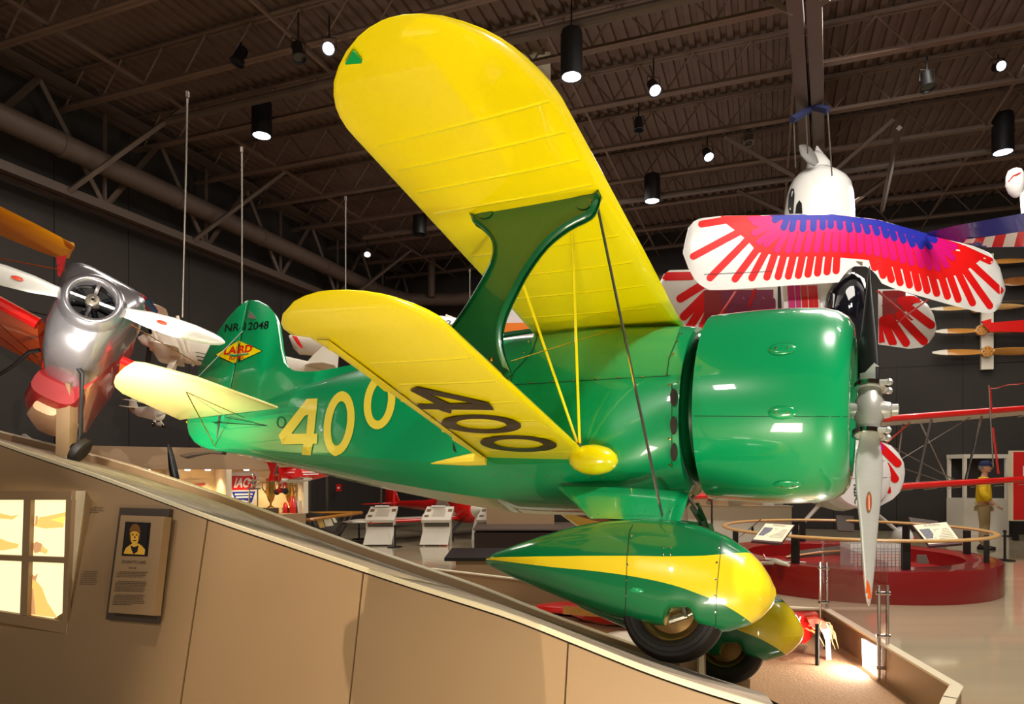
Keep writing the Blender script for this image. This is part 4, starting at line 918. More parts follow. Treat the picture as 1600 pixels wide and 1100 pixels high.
# gear leg fairings, wheel pants, wheels
PTOP = [(760, 873), (775, 864), (800, 855), (850, 838), (900, 824), (950, 815), (1010, 811), (1060, 815), (1100, 824), (1140, 840), (1170, 860), (1190, 880), (1203, 900), (1210, 916)]
PBOT = [(760, 880), (775, 890), (800, 902), (850, 923), (900, 944), (950, 962), (1000, 976), (1050, 986), (1100, 990), (1140, 986), (1170, 977), (1190, 964), (1203, 950), (1210, 940)]
tz = [(Hh(x, y, 1, -.7).x, Hh(x, y, 1, -.7).z) for x, y in PTOP]; bz = [(Hh(x, y, 1, -.7).x, Hh(x, y, 1, -.7).z) for x, y in PBOT]
nose = Hh(1213, 928, 1, -.7); tail = Hh(759, 877, 1, -.7)
cut = [(Hh(x, y, 1, -.8).x, Hh(x, y, 1, -.8).z) for x, y in [(968, 968), (1000, 972), (1037, 975), (1041, 970), (1042, 955), (1048, 950), (1078, 950), (1083, 955), (1086, 968), (1092, 974), (1105, 976), (1118, 984), (1122, 990)]]
Wp = [(-1.97, .0), (-1.93, .035), (-1.8, .075), (-1.6, .12), (-1.3, .17), (-1.0, .2), (-.8, .205), (-.6, .19), (-.48, .155), (-.40, .11), (-.36, .06), (-.349, 0)]
fm_ = bpy.data.materials.new('flame_lacquer'); fm_.use_nodes = True; nt = fm_.node_tree; bs = nt.nodes['Principled BSDF']
bs.inputs['Roughness'].default_value = .28; bs.inputs['Coat Weight'].default_value = 1; bs.inputs['Coat Roughness'].default_value = .04
tcn = nt.nodes.new('ShaderNodeTexCoord'); sx = nt.nodes.new('ShaderNodeSeparateXYZ'); nt.links.new(tcn.outputs['Object'], sx.inputs[0])
def mth(op, a_, b_=None):
    m_ = nt.nodes.new('ShaderNodeMath'); m_.operation = op
    for i, v_ in enumerate((a_, b_)):
        if v_ is None: continue
        if isinstance(v_, (int, float)): m_.inputs[i].default_value = v_
        else: nt.links.new(v_, m_.inputs[i])
    return m_.outputs[0]
xn = mth('DIVIDE', mth('ADD', sx.outputs[0], 2.0), 1.7); zn = mth('ADD', sx.outputs[2], 1.7)
yy_ = [(771, -.72), (845, -.8), (985, -.87), (1055, -.9), (1125, -.89), (1174, -.85), (1215, -.75)]
def curve(pxs):
    c_ = nt.nodes.new('ShaderNodeFloatCurve'); cm = c_.mapping; cm.use_clip = False; cv_ = cm.curves[0]
    pts_ = sorted(((Hh(x, y, 1, interp(x, yy_)).x+2)/1.7, Hh(x, y, 1, interp(x, yy_)).z+1.7) for x, y in pxs)
    while len(cv_.points) < len(pts_): cv_.points.new(.5, .5)
    for k, (a_, b_) in enumerate(pts_): cv_.points[k].location = (a_, b_)
    cm.update(); nt.links.new(xn, c_.inputs['Value']); return c_.outputs[0]
up_ = curve([(766, 872), (845, 871), (985, 870), (1055, 869), (1125, 864), (1174, 854), (1222, 842)]); lo_ = curve([(766, 875), (845, 885), (985, 901), (1055, 915), (1090, 927), (1125, 941), (1174, 972), (1206, 1002)])
msk = mth('MULTIPLY', mth('LESS_THAN', zn, up_), mth('GREATER_THAN', zn, lo_))
mxn = nt.nodes.new('ShaderNodeMix'); mxn.data_type = 'RGBA'; mxn.inputs[6].default_value = lin((0, 112, 62)); mxn.inputs[7].default_value = lin((248, 216, 30))
nt.links.new(msk, mxn.inputs[0]); nt.links.new(mxn.outputs[2], bs.inputs['Base Color'])
wheel_objs = []
for s_ in (-1, 1):
    R_ = []; NS = 90
    for i in range(NS+1):
        f = .5-.5*math.cos(PI*i/NS) if i < 0 else i/NS
        x = tail.x+(nose.x-tail.x)*(1-(1-f)**1.25); x = min(x, nose.x-.0005); zt_, zb_ = interp(x, tz), interp(x, bz)
        if x > tz[-1][0]:
            k_ = (x-tz[-1][0])/(nose.x-tz[-1][0]); zt_ = tz[-1][1]+(nose.z-tz[-1][1])*k_**2; zb_ = bz[-1][1]+(nose.z-bz[-1][1])*k_**2
        w_ = interp(x, Wp)+.0001; zm, hz = (zt_+zb_)/2, (zt_-zb_)/2; ring_ = []
        cz_ = interp(x, cut) if cut[0][0] < x < cut[-1][0] else -9
        for k in range(40):
            t_ = 2*PI*k/40; ring_.append(V(x, s_*.7+w_*math.cos(t_), max(cz_, zm+hz*math.sin(t_))))
        R_.append(ring_)
    pant = MB().rings(R_).build('wheel_pant', fm_, racer, angle=60)
    # leg fairing
    a0, a1 = Hh(868, 765, 1, -.36), Hh(1073, 765, 1, -.40); b0, b1 = Hh(923, 812, 1, -.7), Hh(1061, 812, 1, -.7)
    R_ = []
    for f in (0, .25, .5, .75, 1):
        l_ = a0.lerp(b0, f**.8); r_ = a1.lerp(b1, f); y_ = -.34-.36*f; R_.append([V(l_.x+(r_.x-l_.x)*(.5+.5*math.cos(t_)), -s_*(y_)+.055*math.sin(t_), l_.z+.02*(1-f)) for t_ in (2*PI*k/20 for k in range(20))])
    leg = MB().rings(R_).build('gear_leg', GREEN, racer, angle=50)
    wh = MB().lathe((-.83, s_*.7, -1.405), (0, 1, 0), [(-.055, .15), (-.07, .17), (-.078, .2), (-.07, .235), (-.045, .253), (-.015, .26), (.015, .26), (.045, .253), (.07, .235), (.078, .2), (.07, .17), (.055, .15)], 48).build('tire', RUBBER, racer)
    MB().lathe((-.83, s_*.7, -1.405), (0, 1, 0), [(-.05, .001), (-.05, .05), (-.03, .12), (-.06, .145), (-.066, .158), (-.05, .16), (.05, .16), (.066, .158), (.06, .145), (.03, .12), (.05, .05), (.05, .001)], 40).build('wheel_rim', mat('bronze_rim', (150, 116, 70), .35, .8, var=.1), racer)
    for rr_ in (.19, .215): MB().lathe((-.83, s_*.7, -1.405), (0, s_, 0), [(.07, rr_-.003), (.079, rr_), (.07, rr_+.003)], 48).build('tread_groove', RUBBER, wh)
    if s_ == -1:
        cpn = castR(pant)
        decal('panel_seam', combine(strip_px([(993, 812), (984, 830), (980, 870), (977, 960)], 1), strip_px([(1128, 833), (1126, 860), (1120, 920), (1118, 980)], 1)), cpn, BLACK, pant, 10, .002)
        studs('screw', [(987, 837), (983, 859), (981, 882), (979, 906), (978, 931), (978, 956), (1127, 837), (1123, 856), (1120, 879), (1118, 905), (1117, 931), (1118, 957), (1118, 981), (1037, 855), (1048, 855), (1037, 866), (1048, 866)], cpn, SILVER, pant, .0062)
        h_ = cpn(995, 922); MB().ball(h_[0], .03, 12, (1.3, .35, .5)).build('blister', GREEN, pant)
        cl2 = castR(leg); studs('rivet', [(967, 773), (981, 782), (994, 791), (1008, 800), (1045, 774), (1058, 791), (1047, 800), (935, 804), (925, 808)], cl2, SILVER, leg, .005)
        br = MB(); c_ = Hh(1062, 960, 1, -.79); br.tube([Hh(1046, 971, 1, -.79), Hh(1074, 962, 1, -.79)], .016, 8); br.tube([Hh(1072, 964, 1, -.8), Hh(1068, 950, 1, -.8)], .010, 8); br.tube([Hh(1074, 962, 1, -.79), Hh(1082, 958, 1, -.79)], .009, 8)
        br.build('brake_lever', STEEL, racer)
# belly gear braces under the cowl
for pts_ in ([(1085, 790, .05), (1098, 815, .05), (1102, 835, .1)], [(1072, 770, -.3), (1088, 795, -.1)], [(1066, 795, -.2), (1084, 775, -.1)]): MB().tube([Hh(x, y, 1, c_) for x, y, c_ in pts_], [.035, .03, .03][:len(pts_)] if pts_[0][0] == 1085 else .012, 8).build('gear_brace', DGREEN if pts_[0][0] == 1085 else STEEL, racer)
# cowl
CZ = .03
prof = [(-.25, .30), (-.14, .34), (-.095, .385), (-.082, .43), (-.09, .48), (-.12, .53), (-.17, .565), (-.25, .59), (-.4, .604), (-.6, .609), (-.85, .602), (-.90, .598), (-.90, .588), (-.8, .585), (-.4, .58), (-.25, .54)]
cowl = MB().lathe((0, 0, CZ), (1, 0, 0), prof, 72).build('engine_cowl', GREEN, racer, angle=60)
ccw = castR(cowl)
decal('panel_seam', strip_px([(1084, 650), (1200, 651), (1331, 651)], .9), ccw, SEAM, cowl, 12, .002)
q = MB()
for k in range(110):
    a_ = 2*PI*k/110; d_ = V(0, math.cos(a_), math.sin(a_)); q.lathe(V(-.87, 0, CZ)+d_*.6005, d_, [(-.001, .004), (.0012, .003), (.0015, .0004)], 6)
for k in range(46): h_ = ccw(1090+5.2*k, 654); h_ and q.lathe(h_[0], h_[1], [(-.001, .003), (.001, .002), (.0012, .0004)], 6)
tag(q.build('rivets', GREEN, cowl), kind='stuff')
for x, y in ((1222, 545), (1222, 645), (1230, 757)):
    h_ = ccw(x, y); a_ = h_[1]; tx = V(1, 0, 0)-a_*a_.x; tx.normalize(); ty = a_.cross(tx)
    M = frame(h_[0], tx, ty, a_); q = MB(); q.ball((0, 0, 0), .05, 16, (1.5, .75, .28)); q.v = [M @ v_ for v_ in q.v]; q.build('valve_blister', GREEN, cowl)
    q = MB()
    for o_ in (-.03, .03): q.lathe(M @ V(o_, 0, .013), a_, [(0, .006), (.003, .004), (.003, .0005)], 8)
    tag(q.build('screws', BRASS, cowl), kind='stuff')
# engine
eng = MB().lathe((-.42, 0, CZ), (1, 0, 0), [(-.05, .57), (-.05, .2), (.15, .17), (.28, .1), (.3, .04)], 32).build('crankcase', mat('grey_crankcase', (90, 92, 96), .5, .4), racer)
cyl0 = None
for k in range(9):
    a_ = 2*PI*k/9; d_ = V(0, math.sin(a_), math.cos(a_))
    if cyl0 is None:
        q = MB(); q.lathe((0, 0, 0), (0, 0, 1), [(.14+.018*i+dz_, r_) for i in range(16) for dz_, r_ in ((0, .075), (.008, .085), (.012, .075))], 14, cap=True)
        c_ = q.build('cylinder', STEEL, racer); cyl0 = c_.data
    else: c_ = link('cylinder', cyl0, racer)
    c_.matrix_local = frame(V(-.32, 0, CZ), V(1, 0, 0), d_.cross(V(1, 0, 0)), d_)
# propeller
hub = MB().lathe((0, 0, 0), (0, 0, 1), [(-.17, .045), (-.165, .075), (-.14, .078), (-.13, .062), (-.08, .066), (-.06, .078), (.06, .078), (.08, .066), (.13, .062), (.14, .078), (.165, .075), (.17, .045)], 24, cap=True)
hub.lathe((0, 0, 0), (1, 0, 0), [(-.3, .035), (-.05, .05), (.08, .052), (.11, .046), (.12, .035), (.15, .035), (.155, .02)], 18, cap=True)
for z_ in (-.152, .152):
    for y_ in (-.06, .06): hub.tube([V(.05, y_, z_), V(.11, y_, z_)], .018, 8); hub.ball(V(.1, y_, z_), .022, 8)
hub = hub.build('propeller_hub', mat('cast_alloy', (198, 196, 190), .35, .4, var=.05), racer)
def blade(rowsp, m_, name):
    R_ = []
    for y, xl, xr in rowsp:
        a_, b_ = Hh(xl, y, 1, 0), Hh(xr, y, 1, 0); c_ = (a_+b_)/2; hw = (b_-a_).length/2+.001; th_ = .008+hw*.16
        s2 = 1 if c_.z < 0 else -1
        R_.append([c_+V(math.cos(t_)*hw, math.cos(t_)*hw*.3*s2+math.sin(t_)*th_, 0) for t_ in (2*PI*k/18 for k in range(18))])
    return MB().rings(R_).build(name, m_, racer, angle=70)
lowb = [(682, 1344, 1374), (695, 1342, 1376), (715, 1337.5, 1379), (740, 1336, 1379), (770, 1338, 1377), (800, 1341, 1374), (830, 1344, 1371), (860, 1346, 1368.5), (890, 1348.5, 1366), (915, 1350.5, 1363.5), (932, 1352.5, 1361.5), (942, 1354.5, 1360), (947, 1357, 1358)]
upb = [(600, 1344, 1372), (585, 1341, 1374), (565, 1340, 1373), (540, 1342, 1371), (510, 1346, 1368), (480, 1350, 1365), (450, 1354, 1362), (430, 1356, 1360.5), (417, 1358, 1359)]
bl = blade(lowb, BLADE, 'propeller_blade'); bu = blade(upb, BLACK, 'propeller_blade'); tag(bu, 'upper propeller blade with black painted back')
cbl = castR(bl); cbu = castR(bu)
decal('orange_tip', poly([(1349, 895), (1354, 903), (1359, 916), (1361, 930), (1360, 950), (1352, 950)]), cbl, mat('orange_tip_paint', (236, 96, 24), .3, coat=.6), bl, 8, .002)
decal('oval_badge', poly(ellipse(1357.5, 785, 4.6, 17, .02)), cbl, mat('badge_rim', (150, 130, 90), .4, .5), bl, 8, .002); decal('oval_badge_face', poly(ellipse(1357.5, 785, 3.0, 14, .02)), cbl, mat('badge_red', (214, 70, 40), .4), bl, 8, .003)
decal('oval_badge_line', poly([(1356.9, 774), (1358, 774), (1358.2, 797), (1357.1, 797)]), cbl, PAPER, bl, 8, .004)
decal('bare_root', poly([(1338, 605), (1376, 605), (1376, 575), (1366, 567), (1352, 582), (1338, 585)]), cbu, BLADE, bu, 6, .003)
for z_ in (-.152, .152): MB().lathe((0, 0, z_), (0, 0, 1), [(-.016, .076), (-.014, .088), (.014, .088), (.016, .076)], 24).build('clamp_ring', CHROME, racer)
# tail
def plate(name, pts, ax, th, m_, c=0, ins=.02):
    pts = [Vector(p_) for p_ in pts]; ce = sum(pts, V(0,0,0))/len(pts); R_ = []
    for o_, k_ in ((-th, 1-ins*2), (-th*.75, 1-ins*.6), (0, 1), (th*.75, 1-ins*.6), (th, 1-ins*2)):
        r_ = []
        for p_ in pts: q_ = ce+(p_-ce)*k_; q_[ax] = p_[ax]+o_; r_.append(q_)
        R_.append(r_)
    return MB().rings(R_).build(name, m_, racer, angle=60)
hy = lambda L: [Hh(x, y, 1, 0) for x, y in L]
hinge = [(341, 702), (352, 650), (362, 600), (374, 545), (389, 469)]
rud = plate('rudder', hy([(341, 703), (389, 469)]+[(374, 479), (359, 495), (345, 514), (333, 534), (322, 556), (313, 577), (302, 615), (294, 653), (294, 668), (297, 681), (304, 691), (316, 699), (328, 703)]), 1, .02, GREEN)
fin = plate('fin', hy([(390, 469), (405, 470), (420, 478), (431, 492), (436, 508), (439, 530), (441, 547), (446, 568), (453, 577), (463, 582), (480, 584), (500, 583), (530, 578), (575, 569), (560, 600), (480, 625), (400, 640), (354, 645)]), 1, .025, GREEN)
ctl = castR(rud, fin)
decal('hinge_gap', strip_px([(390, 470), (372, 552), (356, 625)], 1), ctl, SEAM, fin, 10, .003)
decal('registration', text_px('NR-12048', (351, 519), (419.5, 514), (2, -12.5), bold=.015), ctl, BLACK, fin, 20, .004)
D3 = lambda L: [(150+x/3.93, 450+y/3.93) for x, y in L]
decal('diamond_border', poly(D3([(728, 412), (878, 318), (1026, 388), (848, 470)])), ctl, BLACK, fin, 20, .003)
decal('diamond_badge', poly(D3([(736, 411), (878, 323), (1018, 388), (849, 464)])), ctl, YELLOW, fin, 20, .004)
decal('diamond_band', poly(D3([(812, 400), (850, 412), (900, 404), (938, 398), (940, 410), (900, 417), (850, 425), (806, 412)])), ctl, GREEN, fin, 20, .005)
decal('badge_name', text_px('LAIRD', *[D3([q_])[0] for q_ in ((786, 412), (958, 394))], (2, -12), bold=.04), ctl, RED, fin, 20, .005)
decal('badge_word', text_px('PLANES', *[D3([q_])[0] for q_ in ((818, 446), (906, 434))], (1, -6.5), bold=.03), ctl, RED, fin, 20, .005)
decal('badge_city', text_px('CHICAGO', *[D3([q_])[0] for q_ in ((815, 415), (930, 406))], (.4, -2.2)), ctl, PAPER, fin, 30, .006)
decal('tail_light', poly(D3([(938, 188), (950, 142), (994, 194)])), ctl, mat('grey_lens', (130, 120, 110), .2, coat=1), fin, 20, .008, .006)
SP = [Hh(x, y, 2, 0) for x, y in [(435, 637), (308, 590), (226, 568), (209, 566), (193, 575), (181, 587), (178, 596), (180, 603), (191, 613), (226, 629), (282, 655), (364, 645)]]
for s_ in (-1, 1): plate('stabilizer', [V(q_.x, -s_*q_.y if True else 0, 0) if q_.y < -.02 else V(q_.x, s_*.02, 0) for q_ in SP], 2, .018, mat('overlit_stabilizer_yellow', (255, 244, 150), .4, coat=.4, var=.02) if s_ == -1 else YELLOW)  # near side: strong light burnt into a paler copy of the wing yellow
sa = Hh(292, 609, 2, 0)
for s_ in (-1, 1):
    A_ = V(sa.x, s_*-sa.y, -.02); wire(A_, Hh(338, 701, 1, 0), .006, BRASS); wire(A_, V(-5.3, s_*.06, -.02), .004, BRASS); wire(V(sa.x, -s_*sa.y, .02), Hh(382, 515, 1, 0), .005, STEEL)
wire(Hh(333, 660, 1, -.12), Hh(418, 665, 1, -.15), .003, BLACK); wire(Hh(353, 652, 1, -.12), Hh(418, 665, 1, -.15), .003, BLACK); wire(Hh(333, 660, 1, -.12), Hh(341, 661, 1, .12), .01, DGREEN, 'control_horn')
q = MB(); q.tube([Hh(282, 712, 1, 0), Hh(292, 713, 1, 0), Hh(306, 710, 1, 0), Hh(330, 707, 1, 0), Hh(350, 708, 1, 0)], [.012, .04, .03, .018, .03], 8, flat=.6); q.tube([Hh(343, 650, 1, -.03), Hh(338, 706, 1, 0)], .012, 6); q.build('tail_skid', DBRD, racer)
decal('ink_mark', poly([(708, 690), (712, 700), (714, 708), (709, 704)]), cfz, BLACK, fus, 10, .006)
decal('port_ring', ring2(440, 660, 7, 9, 5.6, 7.6), cfz, SEAM, fus, 10, .006)

cfw = castR(lws[1])
decal('wing_number', poly([(868, 788), (884, 786), (930, 806), (926, 812), (904, 806)]), cfw, NUMBLK, lws[1], 14, .004); decal('wing_number', poly([(905, 788), (940, 789), (966, 800), (948, 803), (930, 796)]), cfw, NUMBLK, lws[1], 14, .004)
# ------------------------------------------------------------------ other aircraft
def secs(rows, n=20, sq=2.0):
    R_ = []
    for r in rows:
        x, w_, h_, zc = r[:4]; e = 2/(r[4] if len(r) > 4 else sq); ring_ = []
        for k in range(n):
            t_ = 2*PI*k/n; c_, s_ = math.cos(t_), math.sin(t_)
            ring_.append(V(x, w_*math.copysign(abs(c_)**e, c_), zc+h_*math.copysign(abs(s_)**e, s_)))
        R_.append(ring_)
    return R_
def lwing(name, parent, m, xle, z, span, chord, dih=0, tk=.12, sweep=0, y0=0, sides=(-1, 1), taper=1, edge=None):
    outs = []
    for s_ in sides:
        R_ = []; rows = [(y0, 1), (span*.85, 1), (span*.93, .93), (span*.975, .8), (span, .5)]
        for y, k in rows:
            c = chord*k*(1-(1-taper)*y/span); x0 = xle-sweep*y-(chord-chord*k)*.4
            R_.append([V(x0-a_, s_*y, z+dih*y+b_) for a_, b_ in airfoil(c, tk)])
        o = MB().rings(R_).build(name, m, parent, angle=50); outs.append(o)
        if edge:
            q = MB(); q.tube([V(xle-sweep*y-.0, s_*y, z+dih*y+.004*1) for y in (y0, span*.45, span*.9)], chord*tk*.42, 10); q.build('leading_edge', edge, o)
    return outs
def prop(parent, x, r, ang, m, tip=None, chord=.07, blades=2, cz=0):
    for k in range(blades):
        a_ = ang+2*PI*k/blades; d_ = V(0, math.cos(a_), math.sin(a_)); c_ = V(0, -math.sin(a_), math.cos(a_)); R_ = []
        for f, w_ in ((.08, .5), (.25, .8), (.5, 1), (.75, .8), (.92, .5), (1, .12)):
            o_ = V(x, 0, cz)+d_*r*f; tw = 1.0-.7*f
            R_.append([o_+(c_*math.cos(tw)+V(1, 0, 0)*math.sin(tw))*chord*r*w_*math.cos(t_)+V(1, 0, 0)*.012*r*math.sin(t_) for t_ in (2*PI*q_/10 for q_ in range(10))])
        b = MB().rings(R_).build('propeller_blade', m, parent)
        if tip: MB().rings([[v_+(v_-sum(r_, V(0,0,0))/10)*.08 for v_ in r_] for r_ in (R_[-2], R_[-1])]).build('painted_tip', tip, b)
def tailset(parent, m, x, z, s, hm=None):
    plate('fin', [V(x+.30*s, 0, z), V(x+.18*s, 0, z+.2*s), V(x+.06*s, 0, z+.36*s), V(x-.08*s, 0, z+.40*s), V(x-.2*s, 0, z+.3*s), V(x-.22*s, 0, z+.05*s), V(x-.15*s, 0, z-.12*s), V(x, 0, z-.1*s)], 1, .012*s, m).parent = parent
    for s_ in (-1, 1): plate('tailplane', [V(x+.3*s, s_*.02*s, z), V(x+.22*s, s_*.3*s, z), V(x+.08*s, s_*.55*s, z), V(x-.1*s, s_*.56*s, z), V(x-.16*s, s_*.3*s, z), V(x-.14*s, s_*.02*s, z)], 2, .012*s, hm or m).parent = parent
def gear(parent, x, z, track, drop, wr, legm, pantm=None):
    for s_ in (-1, 1):
        MB().tube([V(x, s_*.12*track*2, z), V(x+.05, s_*track, z-drop)], [.06*drop+.02, .035*drop+.015], 10, flat=.5).build('gear_leg', legm, parent)
        MB().lathe((x+.05, s_*track-wr*.2, z-drop), (0, 1, 0), [(0, .001), (0, wr*.5), (-.0, wr*.8), (wr*.08, wr*.97), (wr*.2, wr), (wr*.32, wr*.97), (wr*.4, wr*.8), (wr*.4, .001)], 20).build('wheel', RUBBER, parent)
        if pantm: MB().rings(secs([(x+.05-wr*2.6+wr*4.2*f, wr*.5*w_+.001, wr*.85*w_+.001, z-drop+wr*.35) for f, w_ in ((0, .02), (.15, .35), (.35, .7), (.6, 1), (.8, .95), (.93, .6), (1, .05))])).build('wheel_pant', pantm, parent) and [r_.__setitem__(0, r_[0]) for r_ in []]
def placed(x, y, d, fwd, left):
    f = Vector(fwd).normalized(); l = Vector(left); l = (l-f*l.dot(f)).normalized(); return frame(P(x, y, d), f, l, f.cross(l))
# --- silver cowled racer on the far end of the ramp
sr = thing('silver_cowl_racer', 'orange-red monoplane with polished silver cowling facing the viewer at the far left', 'airplane', placed(145, 467, 6.0, (.52, -.82, .20), (.76, .46, -.45)))
MB().lathe((0, 0, 0), (1, 0, 0), [(-.16, .17), (-.04, .172), (.0, .18), (.012, .20), (.0, .23), (-.05, .26), (-.14, .275), (-.2, .27)], 48).build('nose_ring', SILVP, sr, angle=60)
def trap(x, wt, wb, zt, zb, k):     # k: 0 circle, 1 box
    ring_ = []
    for i in range(32):
        t_ = 2*PI*i/32; c_, s_ = math.cos(t_), math.sin(t_); m_ = max(abs(c_), abs(s_)); e = .42
        bx_, bz_ = math.copysign(abs(c_)**e, c_), math.copysign(abs(s_)**e, s_); f = (bz_+1)/2
        ring_.append(V(x, (c_*.27)*(1-k)+bx_*(wb+(wt-wb)*f)*k, (s_*.27)*(1-k)+(zb+(zt-zb)*f)*k))
    return ring_
MB().rings([trap(-.10, .3, .2, .3, -.3, 0), trap(-.13, .37, .2, .36, -.38, .45), trap(-.20, .40, .2, .37, -.48, .9), trap(-.45, .40, .2, .37, -.54, 1), trap(-.9, .38, .2, .37, -.56, 1)], cap=False).build('cowling', SILVP, sr, angle=50)
MB().rings([trap(-.44, .25, .18, -.30, -.5, 1), trap(-.40, .2, .14, -.34, -.46, 1)]).build('air_scoop', BLACK, sr)
MB().rings([trap(-.9, .36, .2, .35, -.6, 1), trap(-1.5, .35, .2, .4, -.66, 1), trap(-3.2, .2, .12, .3, -.4, 1), trap(-4.4, .03, .03, .2, -.1, 1)]).build('fuselage', RED, sr, angle=40)
MB().rings([[V(-1.0, -.2, -.615), V(-1.0, .2, -.615), V(-1.0, .2, -.63), V(-1.0, -.2, -.63)], [V(-1.2, -.12, -.70), V(-1.2, .16, -.70), V(-1.2, .16, -.72), V(-1.2, -.12, -.72)]]).build('white_flash', OFFW, sr)
MB().rings(secs([(-.85, .2, .14, -.62), (-1.1, .24, .2, -.66), (-1.6, .22, .2, -.68), (-2.2, .1, .1, -.6)], sq=3)).build('belly_fairing', DRED, sr)
MB().rings(secs([(-.95, .10, .05, -.83), (-1.2, .15, .05, -.87), (-1.7, .1, .03, -.86)], sq=3)).build('cream_belly_panel', mat('peach_cream_paint', (244, 196, 150), .4, coat=.5), sr)
lwing('wing', sr, ORANGE, -.62, -.24, 2.7, 1.25, .05, .11, y0=.36, edge=RED, sides=(-1,)); lwing('wing', sr, ORANGE, -.62, -.2, 1.7, .85, .05, .11, y0=.36, edge=RED, sides=(1,))
for k in range(4):
    a_ = PI/2*k+.15; d_ = V(0, math.cos(a_), math.sin(a_)); MB().tube([V(-.03, 0, 0)+d_*.04, V(-.03, 0, 0)+d_*.175], .014, 4).build('spoke', SILVER, sr, smooth=False)
MB().lathe((-.02, 0, 0), (1, 0, 0), [(-.1, .06), (0, .058), (.01, .05), (.012, .03), (.02, .028), (.025, .02), (.02, .012), (-.02, .01)], 20).build('hub_nut', STEEL, sr)
MB().lathe((-.16, 0, 0), (1, 0, 0), [(0, .17), (0, .001)], 24).build('dark_intake', BLACK, sr)
for k in range(7):
    a_ = 2*PI*k/7; d_ = V(0, math.cos(a_), math.sin(a_)); MB().tube([V(-.13, 0, 0)+d_*.05, V(-.13, 0, 0)+d_*.165], .022, 8).build('engine_cylinder', DGLASS, sr)
for s_, y1 in ((1, 1.12), (-1, 1.12)):
    a_ = math.radians(13)*1; d_ = V(0, s_*math.cos(a_), s_*math.sin(a_)); c_ = V(.35, -s_*math.sin(a_)*.94, s_*math.cos(a_)*.94*s_*s_); R_ = []
    c_ = V(.35, -math.sin(a_)*.94, math.cos(a_)*.94)
    for r_, w_ in ((.24, .045), (.3, .05), (.45, .075), (.65, .088), (.85, .08), (1.0, .06), (1.08, .04), (1.12, .01)):
        o_ = V(-.08, 0, 0)+d_*r_; R_.append([o_+c_*w_*math.cos(t_)+V(1, 0, 0)*.012*math.sin(t_) for t_ in (2*PI*q_/14 for q_ in range(14))])
    b_ = MB().rings(R_).build('propeller_blade', BLADE, sr, angle=60)
    o_ = V(-.065, 0, 0)+d_*.56; x_ = V(-.05, 0, 0)
    MB().rings([[o_+V(.012, 0, 0)+d_*.045*math.cos(t_)+V(0, c_.y, c_.z)*.02*math.sin(t_) for t_ in (2*PI*q_/20 for q_ in range(20))], [o_+V(.016, 0, 0)+d_*.035*math.cos(t_)+V(0, c_.y, c_.z)*.014*math.sin(t_) for t_ in (2*PI*q_/20 for q_ in range(20))]]).build('oval_badge', mat('badge_red', (214, 70, 40)), b_)
sI = sr.matrix_world.inverted()
def SP_(x, y, d): return sI @ P(x, y, d)
MB().tube([SP_(122, 574, 6.2), SP_(128, 584, 6.2), SP_(127, 630, 6.25), SP_(126, 680, 6.3), SP_(122, 694, 6.3)], [.022, .02, .016, .02, .016], 8).build('gear_leg', BLACK, sr)
MB().tube([SP_(62, 547, 6.2), SP_(46, 550, 6.2), SP_(20, 572, 6.2), SP_(-40, 610, 6.2)], [.02, .02, .016, .016], 8).build('gear_leg', BLACK, sr)
wc, wa = SP_(125, 704, 6.3), (sI.to_3x3() @ V(.62, .1, -.42)).normalized()
MB().lathe(wc, wa, [(-.03, .001), (-.035, .07), (-.04, .1), (-.03, .12), (0, .128), (.03, .12), (.04, .1), (.035, .07), (.03, .001)], 28).build('wheel', RUBBER, sr)
MB().lathe(wc, -wa, [(.03, .05), (.06, .045), (.08, .03), (.08, .001)], 14).build('axle_hub', BLACK, sr)
for a_, b_ in (((-20, 490, 6.3), (60, 560, 6.2)), ((-20, 512, 6.3), (56, 568, 6.2)), ((-10, 402, 6.6), (92, 421, 6.3)), ((192, 500, 6.2), (320, 575, 8.0))): MB().tube([SP_(*a_), SP_(*b_)], .005, 5).build('bracing_wire', BRASS, sr)
MB().rings([[SP_(x, y, 6.35) for x, y in ((88, 402), (104, 398), (98, 438), (90, 430))], [SP_(x, y, 6.6) for x, y in ((88, 402), (104, 398), (98, 438), (90, 430))]]).build('dark_red_cabin_side', DRED, sr)
MB().tube([SP_(212, 476, 6.5), SP_(222, 460, 6.5)], .05, 6).build('red_fitting', DRED, sr); MB().tube([SP_(224, 466, 6.6), SP_(240, 488, 6.8)], .045, 8).build('blue_silver_strut', mat('blue_chrome', (110, 120, 190), .2, .9), sr)
t = thing('support_column', 'tan square support column under the silver cowled racer', 'column', P(98, 716, 6.5)); TT = t.matrix_world.inverted()
MB().rings([[TT @ (P(x, y, 6.5)+V(0, dy, 0)) for x, dy in ((x0, 0), (x1, 0), (x1, .12), (x0, .12))] for y, x0, x1 in ((717, 86, 107), (700, 87, 108), (560, 89, 110))]).build('column', TAN, t, smooth=False)
MB().rings([[TT @ (P(x, y, 6.49)+V(0, dy, 0)) for x, dy in ((x0, 0), (x1, 0), (x1, .14), (x0, .14))] for y, x0, x1 in ((718, 84, 109), (714, 84.5, 109.5))]).build('column_base', TANL, t, smooth=False)
t = thing('yellow_wing', 'amber yellow wing reaching in from the left edge behind the silver cowling', 'airplane wing', P(110, 390, 6.9)); TT = t.matrix_world.inverted()
R_ = []
